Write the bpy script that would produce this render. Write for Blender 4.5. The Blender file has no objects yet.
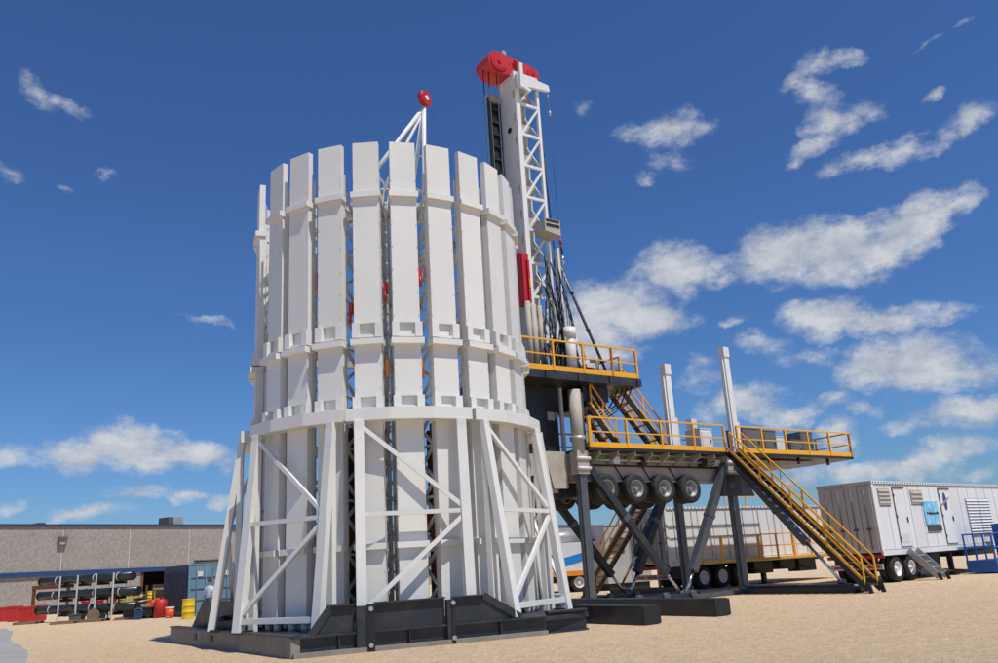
import bpy, math, random
from mathutils import Vector, Matrix
random.seed(11)
sc = bpy.context.scene
C = sc.collection
R_ = math.radians
V = Vector

# ------------------------------------------------------------------ camera
PIX_F, ROLL, PITCH, EYE = 836.3, R_(3.396), math.atan(233.8/836.3), 1.6
cam_d = bpy.data.cameras.new('camera'); cam = bpy.data.objects.new('camera', cam_d); C.objects.link(cam)
cam_d.sensor_fit = 'HORIZONTAL'; cam_d.sensor_width = 36; cam_d.lens = 36*PIX_F/998
cam_d.clip_start = .1; cam_d.clip_end = 3000
_fw = V((0, math.cos(PITCH), math.sin(PITCH))); _up = V((0, -math.sin(PITCH), math.cos(PITCH))); _rt = V((1, 0, 0))
_cx = _rt*math.cos(ROLL)-_up*math.sin(ROLL); _cy = _rt*math.sin(ROLL)+_up*math.cos(ROLL)
cam.matrix_world = Matrix(((_cx.x, _cy.x, -_fw.x, 0), (_cx.y, _cy.y, -_fw.y, 0), (_cx.z, _cy.z, -_fw.z, EYE), (0, 0, 0, 1)))
sc.camera = cam
def ray(x, y):
    return _fw + _cx*((x-499)/PIX_F) + _cy*((331.5-y)/PIX_F)
def gnd(x, y, z=0.0):
    r = ray(x, y); t = (z-EYE)/r.z
    return V((r.x*t, r.y*t, z))

# ------------------------------------------------------------------ world, sun, exposure
SUN_EL, SUN_PHI = R_(62), R_(43)
sun_dir = V((math.sin(SUN_PHI)*math.cos(SUN_EL), -math.cos(SUN_PHI)*math.cos(SUN_EL), math.sin(SUN_EL)))
world = bpy.data.worlds.new('World'); sc.world = world; world.use_nodes = True
wn, wl = world.node_tree.nodes, world.node_tree.links
wn.clear()
def W(t, **k):
    n = wn.new(t)
    for a, b in k.items(): setattr(n, a, b)
    return n
w_out = W('ShaderNodeOutputWorld'); w_bg = W('ShaderNodeBackground'); w_bg.inputs['Strength'].default_value = .10
wl.new(w_bg.outputs[0], w_out.inputs[0])
w_sky = W('ShaderNodeTexSky', sky_type='NISHITA', sun_disc=False, sun_elevation=SUN_EL, sun_rotation=math.atan2(sun_dir.x, sun_dir.y),
          altitude=250, air_density=1.15, dust_density=.35, ozone_density=3.2)
w_tc = W('ShaderNodeTexCoord')
def wmath(op, a, b=None, clamp=False):
    n = W('ShaderNodeMath', operation=op); n.use_clamp = clamp
    for i, q in enumerate((a, b)):
        if q is None: continue
        if isinstance(q, (int, float)): n.inputs[i].default_value = q
        else: wl.new(q, n.inputs[i])
    return n.outputs[0]
# distorted direction, so that the cloud outlines are ragged
w_dn = W('ShaderNodeTexNoise'); w_dn.inputs['Scale'].default_value = 14; w_dn.inputs['Detail'].default_value = 7; w_dn.inputs['Roughness'].default_value = .62
wl.new(w_tc.outputs['Generated'], w_dn.inputs['Vector'])
w_sub = W('ShaderNodeVectorMath', operation='SUBTRACT'); wl.new(w_dn.outputs['Color'], w_sub.inputs[0]); w_sub.inputs[1].default_value = (.5, .5, .5)
w_scl = W('ShaderNodeVectorMath', operation='SCALE'); wl.new(w_sub.outputs[0], w_scl.inputs[0]); w_scl.inputs['Scale'].default_value = .055
w_add = W('ShaderNodeVectorMath', operation='ADD'); wl.new(w_tc.outputs['Generated'], w_add.inputs[0]); wl.new(w_scl.outputs[0], w_add.inputs[1])
CLOUDS = [  # pixel centre, half width, half height (px), tilt, strength
    (615, 306, 62, 34, 0, 1.0), (648, 322, 44, 20, 0, 1.0), (585, 335, 50, 34, 0, .9), (680, 268, 46, 26, -8, .95), (715, 283, 26, 10, 0, .5), (600, 357, 52, 15, 0, .6),
    (790, 256, 56, 30, 0, 1.0), (845, 254, 62, 30, 6, 1.0), (900, 228, 56, 21, 12, .95), (948, 214, 34, 12, 16, .62), (918, 248, 22, 11, 0, .6), (968, 192, 14, 9, 10, .4),
    (828, 318, 44, 19, 0, .95), (878, 321, 48, 16, -4, .92), (795, 314, 26, 9, -14, .6), (950, 318, 32, 9, 8, .42), (765, 347, 34, 12, -10, .5), (805, 356, 32, 11, 0, .5), (735, 325, 20, 6, 0, .38),
    (885, 366, 44, 26, 0, .95), (928, 366, 46, 28, -4, 1.0), (970, 373, 28, 12, 0, .75), (745, 405, 50, 20, 0, .8), (785, 412, 36, 14, 0, .66), (705, 385, 30, 15, 0, .42), (700, 365, 16, 12, 0, .34),
    (818, 66, 24, 12, -6, .58), (838, 62, 20, 12, 0, .5), (792, 82, 14, 9, 40, .46), (815, 95, 26, 16, -36, .46), (832, 120, 27, 20, 0, .72), (862, 112, 28, 15, -14, .4), (815, 148, 32, 12, 18, .5), (792, 168, 10, 8, 0, .46),
    (850, 164, 34, 11, 4, .54), (905, 150, 30, 14, 6, .6), (942, 138, 24, 9, 18, .54), (968, 118, 22, 14, 12, .74), (936, 94, 13, 6, 26, .44), (930, 45, 18, 5, 14, .44), (968, 22, 13, 4, 0, .36),
    (668, 132, 30, 19, 10, .7), (640, 133, 22, 11, 0, .46), (695, 128, 26, 9, 0, .46), (668, 160, 30, 11, -6, .52), (645, 172, 18, 9, 0, .42), (582, 108, 16, 10, 0, .38), (40, 98, 24, 9, -44, .46), (60, 110, 26, 8, -16, .5),
    (82, 117, 20, 5, -10, .34), (103, 175, 15, 6, 0, .46), (5, 176, 18, 8, -28, .46), (62, 183, 8, 5, 0, .34), (80, 452, 46, 16, 10, .74), (130, 448, 54, 20, 0, .9), (190, 454, 48, 15, -6, .8), (140, 463, 40, 10, 0, .7),
    (138, 491, 30, 9, 0, .72), (186, 493, 20, 7, 0, .54), (85, 512, 44, 9, 0, .6), (217, 503, 14, 9, 0, .5), (8, 455, 26, 12, 0, .42), (6, 508, 16, 8, 0, .5), (955, 415, 36, 14, 6, .72), (985, 412, 26, 17, 0, .8),
    (930, 425, 44, 9, -8, .5), (960, 450, 54, 14, 0, .66), (905, 468, 36, 12, 0, .8), (850, 478, 30, 11, 0, .6), (840, 440, 22, 24, 0, .72), (835, 401, 26, 10, 0, .6), (865, 410, 20, 9, 0, .46), (800, 478, 30, 14, 0, .5),
    (970, 476, 44, 9, 0, .5), (206, 322, 34, 5, -12, .3)]
_rc = random.Random(5)
cl = []
for x, y, w, h, tl, s in CLOUDS:
    d = ray(x, y).normalized(); cl.append((d, w/PIX_F, h/PIX_F, tl, s))
for k in range(46):                       # the same scattered cumulus all round the horizon
    az = R_(_rc.uniform(40, 320)); el = R_(4+32*_rc.random()**1.6)
    d = V((math.sin(az)*math.cos(el), math.cos(az)*math.cos(el), math.sin(el)))
    cl.append((d, _rc.uniform(.06, .13), _rc.uniform(.025, .045), _rc.uniform(-8, 8), _rc.uniform(.45, 1)))
acc = None
for d, w, h, tl, s in cl:
    r = V((d.y, -d.x, 0)).normalized(); u = r.cross(d).normalized()
    c_, s_ = math.cos(R_(tl)), math.sin(R_(tl))
    r2 = r*c_+u*s_; u2 = u*c_-r*s_
    M = Matrix((r2, u2, r2.cross(u2))).transposed()
    mp = W('ShaderNodeMapping', vector_type='TEXTURE')
    mp.inputs['Location'].default_value = d; mp.inputs['Rotation'].default_value = M.to_euler('XYZ'); mp.inputs['Scale'].default_value = (w*1.3, h*1.3, .6)
    wl.new(w_add.outputs[0], mp.inputs['Vector'])
    g = W('ShaderNodeTexGradient', gradient_type='SPHERICAL'); wl.new(mp.outputs[0], g.inputs[0])
    o = wmath('MULTIPLY', g.outputs['Fac'], s)
    acc = o if acc is None else wmath('MAXIMUM', acc, o)
def fbm(vec, scale, detail, rough):
    n = W('ShaderNodeTexNoise'); n.inputs['Scale'].default_value = scale; n.inputs['Detail'].default_value = detail; n.inputs['Roughness'].default_value = rough
    wl.new(vec, n.inputs['Vector']); return n.outputs['Fac']
w_st = W('ShaderNodeVectorMath', operation='MULTIPLY'); wl.new(w_tc.outputs['Generated'], w_st.inputs[0]); w_st.inputs[1].default_value = (1, 1, 1.7)
n1 = fbm(w_st.outputs[0], 20, 12, .66)
w_off = W('ShaderNodeVectorMath', operation='ADD'); wl.new(w_st.outputs[0], w_off.inputs[0]); w_off.inputs[1].default_value = (.012, -.012, .05)
n2 = fbm(w_off.outputs[0], 20, 5, .6)
dens = wmath('ADD', wmath('MULTIPLY', acc, 1.9), wmath('MULTIPLY', wmath('SUBTRACT', n1, .5), 2.2))
dens = wmath('MULTIPLY', dens, wmath('MULTIPLY', acc, 6, True))
w_rmp = W('ShaderNodeMapRange', interpolation_type='SMOOTHSTEP'); wl.new(dens, w_rmp.inputs[0])
w_rmp.inputs[1].default_value = .12; w_rmp.inputs[2].default_value = 1.28; w_rmp.inputs[3].default_value = 0; w_rmp.inputs[4].default_value = .93
shade = wmath('ADD', wmath('MULTIPLY', wmath('SUBTRACT', n1, n2), 1.9), .64, True)
w_cc = W('ShaderNodeMix', data_type='RGBA'); wl.new(shade, w_cc.inputs[0])
w_cc.inputs[6].default_value = (3.0, 3.5, 4.5, 1); w_cc.inputs[7].default_value = (6.5, 6.6, 6.9, 1)
w_mix = W('ShaderNodeMix', data_type='RGBA'); wl.new(w_rmp.outputs[0], w_mix.inputs[0])
w_tint = W('ShaderNodeVectorMath', operation='MULTIPLY'); wl.new(w_sky.outputs[0], w_tint.inputs[0]); w_tint.inputs[1].default_value = (.39, .62, .96)
wl.new(w_tint.outputs[0], w_mix.inputs[6]); wl.new(w_cc.outputs[2], w_mix.inputs[7])
wl.new(w_mix.outputs[2], w_bg.inputs['Color'])

sun_d = bpy.data.lights.new('sun', 'SUN'); sun = bpy.data.objects.new('sun', sun_d); C.objects.link(sun)
sun_d.energy = 4.05; sun_d.angle = R_(.55); sun_d.color = (1, .955, .88)
sun.rotation_euler = sun_dir.to_track_quat('Z', 'Y').to_euler()
sc.view_settings.view_transform = 'Standard'; sc.view_settings.look = 'None'; sc.view_settings.exposure = .0; sc.view_settings.gamma = 1
sc.view_settings.use_curve_mapping = False
sc.render.engine = 'CYCLES'

# ------------------------------------------------------------------ materials
MATS = {}
def mat(name, col, rough=.5, metal=0., var=.12, scale=3., bump=0., bscale=40., dirt=None, dirt_amt=0., dscale=.8, streak=False, spec=.5):
    m = bpy.data.materials.new(name); m.use_nodes = True; nt = m.node_tree; n, l = nt.nodes, nt.links
    b = n['Principled BSDF']; b.inputs['Roughness'].default_value = rough; b.inputs['Metallic'].default_value = metal
    b.inputs['Specular IOR Level'].default_value = spec
    tc = n.new('ShaderNodeTexCoord'); gm = n.new('ShaderNodeNewGeometry')
    ns = n.new('ShaderNodeTexNoise'); ns.inputs['Scale'].default_value = scale; ns.inputs['Detail'].default_value = 6; ns.inputs['Roughness'].default_value = .65
    l.new(gm.outputs['Position'], ns.inputs['Vector'])
    mr = n.new('ShaderNodeMapRange'); l.new(ns.outputs['Fac'], mr.inputs[0]); mr.inputs[1].default_value = .25; mr.inputs[2].default_value = .75
    mr.inputs[3].default_value = 1-var; mr.inputs[4].default_value = 1+var*.6
    hs = n.new('ShaderNodeVectorMath'); hs.operation = 'SCALE'; hs.inputs[0].default_value = col[:3]; l.new(mr.outputs[0], hs.inputs['Scale'])
    oi = n.new('ShaderNodeObjectInfo'); om = n.new('ShaderNodeMapRange'); l.new(oi.outputs['Random'], om.inputs[0]); om.inputs[3].default_value = .95; om.inputs[4].default_value = 1.04
    h2 = n.new('ShaderNodeVectorMath'); h2.operation = 'SCALE'; l.new(hs.outputs[0], h2.inputs[0]); l.new(om.outputs[0], h2.inputs['Scale'])
    out = h2.outputs[0]
    if dirt:
        n2 = n.new('ShaderNodeTexNoise'); n2.inputs['Scale'].default_value = dscale; n2.inputs['Detail'].default_value = 8; n2.inputs['Roughness'].default_value = .7
        if streak:
            mp = n.new('ShaderNodeMapping'); mp.inputs['Scale'].default_value = (5, 5, .25); l.new(gm.outputs['Position'], mp.inputs[0]); l.new(mp.outputs[0], n2.inputs['Vector'])
        else: l.new(gm.outputs['Position'], n2.inputs['Vector'])
        m2 = n.new('ShaderNodeMapRange'); l.new(n2.outputs['Fac'], m2.inputs[0]); m2.inputs[1].default_value = .48; m2.inputs[2].default_value = .78; m2.inputs[4].default_value = dirt_amt
        mx = n.new('ShaderNodeMix'); mx.data_type = 'RGBA'; l.new(m2.outputs[0], mx.inputs[0]); l.new(out, mx.inputs[6]); mx.inputs[7].default_value = (*dirt[:3], 1)
        out = mx.outputs[2]
    l.new(out, b.inputs['Base Color'])
    rr = n.new('ShaderNodeMapRange'); l.new(ns.outputs['Fac'], rr.inputs[0]); rr.inputs[1].default_value = .3; rr.inputs[2].default_value = .7
    rr.inputs[3].default_value = max(.05, rough-.1); rr.inputs[4].default_value = min(1, rough+.12); l.new(rr.outputs[0], b.inputs['Roughness'])
    if bump:
        nb = n.new('ShaderNodeTexNoise'); nb.inputs['Scale'].default_value = bscale; nb.inputs['Detail'].default_value = 4; l.new(gm.outputs['Position'], nb.inputs['Vector'])
        bp = n.new('ShaderNodeBump'); bp.inputs['Strength'].default_value = bump; bp.inputs['Distance'].default_value = .03
        l.new(nb.outputs['Fac'], bp.inputs['Height']); l.new(bp.outputs[0], b.inputs['Normal'])
    MATS[name] = m
    return m
white = mat('white_paint', (.715, .71, .67), .38, var=.025, scale=.9, dirt=(.50, .43, .33), dirt_amt=.11, streak=True, bump=.05, bscale=2.5)
white2 = mat('white_paint_clean', (.71, .725, .73), .38, var=.04, scale=1.5, dirt=(.5, .46, .4), dirt_amt=.3, streak=True)
rack_m = mat('rack_steel', (.56, .54, .49), .6, var=.3, scale=4, dirt=(.2, .16, .12), dirt_amt=.7, dscale=3)
black = mat('black_steel', (.013, .015, .018), .42, var=.25, scale=2, dirt=(.08, .07, .055), dirt_amt=.22, dscale=2.5)
skid_m = mat('skid_steel', (.022, .027, .034), .42, var=.2, scale=2, dirt=(.14, .115, .085), dirt_amt=.35, dscale=2.2)
dusty = mat('dusty_steel', (.27, .24, .21), .8, var=.2, scale=2, dirt=(.09, .08, .07), dirt_amt=.6, dscale=1.5)
steel = mat('grey_steel', (.11, .12, .135), .4, metal=.35, var=.2, scale=2.5, dirt=(.10, .09, .075), dirt_amt=.4, dscale=3)
chrome = mat('chrome_rod', (.6, .6, .6), .2, metal=1, var=.05)
beige = mat('chassis_paint', (.42, .39, .335), .68, var=.12, scale=2, dirt=(.22, .18, .13), dirt_amt=.6, dscale=1.2)
yellow = mat('yellow_paint', (.84, .40, .012), .42, var=.1, scale=2, dirt=(.40, .15, .02), dirt_amt=.4, dscale=2)
red = mat('red_paint', (.50, .018, .022), .4, var=.15, scale=2.5, dirt=(.2, .02, .02), dirt_amt=.4, dscale=2)
redp = mat('red_plastic', (.50, .025, .02), .5, var=.15, scale=3)
tyre_m = mat('tyre_rubber', (.014, .014, .014), .75, var=.3, scale=8, dirt=(.09, .075, .06), dirt_amt=.5, dscale=4)
rim_m = mat('aluminium_rim', (.26, .26, .27), .5, metal=.45, var=.1)
rimw_m = mat('white_rim', (.72, .72, .72), .4, var=.08)
hose_m = mat('hose_rubber', (.012, .012, .013), .5, var=.2)
grate_m = mat('grating', (.06, .062, .066), .6, var=.3, scale=6)
wall_m = mat('aggregate_wall', (.335, .31, .285), .9, var=.36, scale=5, bump=.5, bscale=9, dirt=(.20, .17, .145), dirt_amt=.5, dscale=.35, spec=.2)
bluetrim = mat('blue_trim', (.018, .05, .15), .5, var=.1)
cont_m = mat('container_blue', (.115, .215, .30), .5, var=.12, scale=2, dirt=(.2, .28, .34), dirt_amt=.5, dscale=1.5)
shadeblue_m = mat('container_blue_shaded', (.035, .055, .105), .55, var=.15, scale=2, dirt=(.08, .08, .09), dirt_amt=.4)  # darker copy of the container blue, the side's shade put into the colour
blue_m = mat('lift_blue', (.015, .10, .38), .42, var=.15)
stripe_m = mat('stripe_blue', (.01, .22, .62), .4, var=.05)
orange_m = mat('orange_paint', (.75, .26, .015), .45, var=.15)
cooler_m = mat('orange_plastic', (.80, .09, .01), .45, var=.08)
drum_y = mat('drum_yellow', (.72, .50, .015), .45, var=.1)
wood_m = mat('weathered_wood', (.24, .155, .09), .85, var=.35, scale=6)
rust_m = mat('rusty_steel', (.14, .055, .02), .8, var=.35, scale=4)
pipe_m = mat('black_pipe', (.022, .027, .033), .28, var=.2, scale=2)
grey_m = mat('grey_panel', (.46, .445, .43), .5, var=.08, scale=1.5, dirt=(.2, .18, .16), dirt_amt=.35, streak=True)
box_m = mat('slate_cabinet', (.13, .135, .14), .5, var=.1)
vent_m = mat('vent_dark', (.10, .095, .085), .6, var=.2)
strap_m = mat('pale_strap', (.62, .62, .60), .6, var=.1)
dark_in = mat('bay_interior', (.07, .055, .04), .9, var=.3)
ac_m = mat('galvanised', (.42, .42, .41), .4, metal=.4, var=.15)
skin_m = mat('skin', (.42, .22, .15), .6, var=.05); shirt_m = mat('pale_blue_shirt', (.50, .58, .70), .8, var=.08); jean_m = mat('denim', (.05, .07, .13), .85, var=.15); hair_m = mat('dark_hair', (.03, .02, .015), .7)
signblue = mat('sign_blue', (.16, .52, .80), .4, var=.35, scale=4, dirt=(.75, .85, .9), dirt_amt=.9, dscale=3.5)
signdark = mat('sign_dark', (.05, .06, .075), .5, var=.5, scale=8)
logo_m = mat('logo_navy', (.03, .025, .22), .4, var=.1); logo2_m = mat('logo_tan', (.42, .27, .18), .5, var=.2)
green_m = mat('pale_green', (.25, .42, .34), .5, var=.15)
redlamp_m = mat('reflector_red', (.45, .01, .015), .3)
pave_m = mat('worn_paving', (.335, .325, .31), .85, var=.2, scale=.8, bump=.25, bscale=14, dirt=(.45, .38, .28), dirt_amt=.7, dscale=.6, spec=.2)

# ------------------------------------------------------------------ mesh helper
class MB:
    def __init__(s): s.v, s.f, s.sm = [], [], []
    def add(s, vs, fs, smooth=False):
        o = len(s.v); s.v += [tuple(q) for q in vs]; s.f += [tuple(i+o for i in q) for q in fs]
        s.sm += smooth if isinstance(smooth, list) else [smooth]*len(fs); return s
    def box(s, x0, x1, y0, y1, z0, z1):
        return s.add([(x0, y0, z0), (x1, y0, z0), (x1, y1, z0), (x0, y1, z0), (x0, y0, z1), (x1, y0, z1), (x1, y1, z1), (x0, y1, z1)],
                     [(0, 3, 2, 1), (4, 5, 6, 7), (0, 1, 5, 4), (1, 2, 6, 5), (2, 3, 7, 6), (3, 0, 4, 7)])
    def beam(s, p, q, w, h=None, up=(0, 0, 1), w2=None, h2=None):
        h = h or w; w2 = w2 or w; h2 = h2 or h
        p, q = V(p), V(q); d = (q-p).normalized(); u = V(up)
        if abs(d.dot(u)) > .99: u = V((0, 1, 0))
        r = d.cross(u).normalized(); u = r.cross(d).normalized()
        vs = [p-r*w/2-u*h/2, p+r*w/2-u*h/2, p+r*w/2+u*h/2, p-r*w/2+u*h/2, q-r*w2/2-u*h2/2, q+r*w2/2-u*h2/2, q+r*w2/2+u*h2/2, q-r*w2/2+u*h2/2]
        return s.add(vs, [(0, 1, 2, 3), (7, 6, 5, 4), (0, 4, 5, 1), (1, 5, 6, 2), (2, 6, 7, 3), (3, 7, 4, 0)])
    def tube(s, p, q, r, n=10, r2=None):
        r2 = r if r2 is None else r2
        p, q = V(p), V(q); d = (q-p).normalized(); u = V((0, 0, 1)) if abs(d.z) < .95 else V((1, 0, 0))
        a = d.cross(u).normalized(); b = d.cross(a)
        vs = [p+(a*math.cos(t)+b*math.sin(t))*r for t in [2*math.pi*i/n for i in range(n)]]+[q+(a*math.cos(t)+b*math.sin(t))*r2 for t in [2*math.pi*i/n for i in range(n)]]
        fs = [(i, n+i, n+(i+1) % n, (i+1) % n) for i in range(n)]+[tuple(range(n)), tuple(range(2*n-1, n-1, -1))]
        return s.add(vs, fs, [True]*n+[False]*2)
    def path(s, pts, r, n=6):
        for a, b in zip(pts[:-1], pts[1:]): s.tube(a, b, r, n)
        return s
    def lathe(s, prof, axis='y', c=(0, 0, 0), n=24):
        vs, fs = [], []; m = len(prof)
        for i in range(n):
            t = 2*math.pi*i/n
            for r, h in prof:
                p = (r*math.cos(t), h, r*math.sin(t)) if axis == 'y' else (r*math.cos(t), r*math.sin(t), h)
                vs.append((p[0]+c[0], p[1]+c[1], p[2]+c[2]))
        for i in range(n):
            j = (i+1) % n
            for k in range(m-1):
                a = (i*m+k, i*m+k+1, j*m+k+1, j*m+k)
                fs.append(a if axis == 'y' else a[::-1])
        return s.add(vs, fs, True)
    def prism(s, pts, z0, z1):                       # polygon in x,y (counter-clockwise), extruded in z
        n = len(pts)
        return s.add([(x, y, z0) for x, y in pts]+[(x, y, z1) for x, y in pts],
                     [tuple(range(n-1, -1, -1)), tuple(range(n, 2*n))]+[(i, (i+1) % n, n+(i+1) % n, n+i) for i in range(n)])
    def plate(s, p0, ux, uz, pts, d):                # polygon in a plane p0 + a*ux + b*uz, thickness vector d
        n = len(pts); p0, ux, uz, d = V(p0), V(ux), V(uz), V(d)
        q = [p0+ux*a+uz*b for a, b in pts]
        return s.add(q+[k+d for k in q], [tuple(range(n)), tuple(range(2*n-1, n-1, -1))]+[(i, n+i, n+(i+1) % n, (i+1) % n) for i in range(n)])
    def mesh(s, name, m):
        me = bpy.data.meshes.new(name); me.from_pydata(s.v, [], s.f); me.validate()
        if len(me.polygons) == len(s.sm): me.polygons.foreach_set('use_smooth', s.sm)
        me.materials.append(m); return me
    def build(s, name, m, parent=None, loc=(0, 0, 0), rz=0.):
        o = bpy.data.objects.new(name, s.mesh(name, m)); C.objects.link(o); o.parent = parent; o.location = loc; o.rotation_euler = (0, 0, rz); return o
def B(*a): return MB().box(*a)
def place(name, me, parent=None, loc=(0, 0, 0), rz=0., sc_=None):
    o = bpy.data.objects.new(name, me); C.objects.link(o); o.parent = parent; o.location = loc; o.rotation_euler = (0, 0, rz)
    if sc_: o.scale = sc_
    return o
def tag(o, label, cat, group=None):
    o['label'] = label; o['category'] = cat
    if group: o['group'] = group
    return o
def thing(name, label, cat, loc=(0, 0, 0), rz=0., group=None):
    o = bpy.data.objects.new(name, None); C.objects.link(o); o.location = loc; o.rotation_euler = (0, 0, rz); o.empty_display_size = .3
    return tag(o, label, cat, group)
def struct(o, kind='structure'):
    o['kind'] = kind; return o

# ------------------------------------------------------------------ ground
def ground_mat():
    m = bpy.data.materials.new('caliche_gravel'); m.use_nodes = True; n, l = m.node_tree.nodes, m.node_tree.links; b = n['Principled BSDF']
    b.inputs['Roughness'].default_value = .95; b.inputs['Specular IOR Level'].default_value = .15
    g = n.new('ShaderNodeNewGeometry')
    def N(sc_, det, rg, stretch=None):
        t = n.new('ShaderNodeTexNoise'); t.inputs['Scale'].default_value = sc_; t.inputs['Detail'].default_value = det; t.inputs['Roughness'].default_value = rg
        if stretch:
            mp = n.new('ShaderNodeMapping'); mp.inputs['Rotation'].default_value = (0, 0, stretch[0]); mp.inputs['Scale'].default_value = stretch[1]
            l.new(g.outputs['Position'], mp.inputs[0]); l.new(mp.outputs[0], t.inputs['Vector'])
        else: l.new(g.outputs['Position'], t.inputs['Vector'])
        return t.outputs['Fac']
    big = N(.22, 6, .6); mid = N(1.6, 8, .7); fine = N(13, 8, .8); trk = N(.5, 5, .6, (R_(-28), (.12, 1.6, 1)))
    def ramp(f, lo, hi, a, c):
        r = n.new('ShaderNodeValToRGB'); r.color_ramp.elements[0].position = lo; r.color_ramp.elements[1].position = hi
        r.color_ramp.elements[0].color = (*a, 1); r.color_ramp.elements[1].color = (*c, 1); l.new(f, r.inputs[0]); return r.outputs[0]
    def mix(f, a, c, mode='MIX'):
        x = n.new('ShaderNodeMix'); x.data_type = 'RGBA'; x.blend_type = mode
        if isinstance(f, float): x.inputs[0].default_value = f
        else: l.new(f, x.inputs[0])
        l.new(a, x.inputs[6]); l.new(c, x.inputs[7]); return x.outputs[2]
    base = ramp(big, .32, .68, (.60, .43, .265), (.70, .535, .37))
    c1 = mix(.45, base, ramp(mid, .3, .72, (.46, .335, .215), (.74, .59, .43)))
    c1 = mix(.45, c1, ramp(trk, .40, .66, (.70, .53, .35), (.52, .455, .385)))
    blot = N(.9, 9, .72, (R_(-8), (.35, 1.3, 1)))
    c1 = mix(.42, c1, ramp(blot, .36, .66, (.50, .365, .235), (.72, .565, .40)))
    c1 = mix(.5, c1, ramp(fine, .28, .72, (.31, .225, .14), (.86, .70, .51)))
    vo = n.new('ShaderNodeTexVoronoi'); vo.inputs['Scale'].default_value = 9; l.new(g.outputs['Position'], vo.inputs['Vector'])
    c1 = mix(.28, c1, ramp(vo.outputs['Color'], .1, .9, (.34, .245, .155), (.80, .65, .475)))
    tn = n.new('ShaderNodeVectorMath'); tn.operation = 'MULTIPLY'; l.new(c1, tn.inputs[0]); tn.inputs[1].default_value = (1.22, 1.17, 1.07)
    l.new(tn.outputs[0], b.inputs['Base Color'])
    s = n.new('ShaderNodeMath'); s.operation = 'ADD'; l.new(fine, s.inputs[0])
    s2 = n.new('ShaderNodeMath'); s2.operation = 'MULTIPLY'; l.new(mid, s2.inputs[0]); s2.inputs[1].default_value = 2.2; l.new(s2.outputs[0], s.inputs[1])
    bp = n.new('ShaderNodeBump'); bp.inputs['Strength'].default_value = 1; bp.inputs['Distance'].default_value = .07; l.new(s.outputs[0], bp.inputs['Height']); l.new(bp.outputs[0], b.inputs['Normal'])
    return m
gm_ = ground_mat()
g = MB(); g.add([(-900, -900, 0), (900, -900, 0), (900, 900, 0), (-900, 900, 0)], [(0, 1, 2, 3)])
struct(g.build('ground', gm_))
# grey worn paving running to the shop
pv = MB(); pa, pb = gnd(30, 663), gnd(2, 622)
dv = (pb-pa).normalized(); p0 = pa-dv*14; p1 = pa+dv*26
pts = []; rr = random.Random(3)
for i in range(41):
    q = p0.lerp(p1, i/40); w = V((dv.y, -dv.x, 0))*(.12*math.sin(i*.4)+rr.uniform(-.05, .05)); pts.append(q+w)
vs = [(q.x, q.y, .004) for q in pts]+[(q.x-14, q.y-9, .004) for q in pts]
pv.add(vs, [(i, i+1, 42+i, 41+i)[::-1] for i in range(40)])
struct(pv.build('paving', pave_m))
# loose stones
st = MB(); rr = random.Random(8)
for i in range(20000):
    d = 10+45*rr.random()**1.35; az = rr.uniform(-.66, .66); x, y = d*math.tan(az), d; r = rr.uniform(.007, .022)*(1.9 if rr.random() < .07 else 1)
    a = rr.uniform(0, 6.28); e = []
    for k in range(5): t = a+k*1.2566; e.append((x+r*math.cos(t)*rr.uniform(.8, 1.3), y+r*math.sin(t)*rr.uniform(.8, 1.3), -.002))
    e.append((x+r*.2, y, r*rr.uniform(.5, .9)))
    st.add(e, [(k, (k+1) % 5, 5) for k in range(5)])
o = st.build('loose_gravel', mat('stone_pale', (.46, .37, .27), .9, var=.5, scale=23)); struct(o, 'stuff'); tag(o, 'small pale stones scattered over the sandy yard', 'gravel')

# ------------------------------------------------------------------ pipe silo
SC = V((-3.22, 23.96, 0)); RB = 3.87; PITCHA = 14.6; PHI5 = 13.7
silo = thing('pipe_silo', 'tall ring of white upright pipe bins standing on a black skid', 'silo', SC)
hw = .338
def me_of(mb, name, m): return mb.mesh(name, m)
lw = MB().box(-hw, hw, -RB, -RB+.2, .56, 5.42)
me_low = me_of(lw, 'lower_panel', white)
me_mid = me_of(B(-hw, hw, -RB, -RB+.2, 5.76, 7.05), 'middle_panel', white)
me_main = me_of(B(-hw, hw, -RB, -RB+.2, 7.64, 11.06), 'main_panel', white)
me_top = me_of(B(-hw, hw, -RB, -RB+.16, 11.21, 12.67), 'upper_panel', white)
led = lambda w, d, z0, z1, n: me_of(B(-w, w, -RB-d, -RB+.19, z0, z1), n, white)
me_l1, me_l2, me_l3 = led(.385, .10, 11.06, 11.21, 'ledge'), led(.41, .17, 7.05, 7.2, 'ledge'), led(.375, .13, 2.13, 2.27, 'ledge')
def brk(z0, z1):
    m = MB(); m.box(-hw-.04, -.2, -RB-.09, -RB+.1, z0, z1).box(.2, hw+.04, -RB-.09, -RB+.1, z0, z1).box(-.2, .2, -RB-.06, -RB+.1, z0, z0+.06)
    m.box(-hw-.02, hw+.02, -RB+.1, -RB+.2, z0-.05, z1+.001)
    return me_of(m, 'bracket', white)
me_b2, me_b3 = brk(7.25, 7.637), brk(5.43, 5.757)
tr = MB(); rr = random.Random(2)
for sx in (-.31, .31):
    y0, y1 = -RB+.22, -RB+.95
    tr.beam((sx, y1, .45), (sx, y1, 11.7), .07).beam((sx, y0+.03, .45), (sx, y0+.03, 11.9), .06)
    z = .8; k = 0
    while z < 11.3:
        tr.beam((sx, y0 if k % 2 else y1, z), (sx, y1 if k % 2 else y0, z+.42), .065); 
        if k % 3 == 0: tr.beam((sx, y0, z), (sx, y1, z), .06)
        z += .42; k += 1
me_tr = me_of(tr, 'rack_truss', white)
pp = MB()
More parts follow.
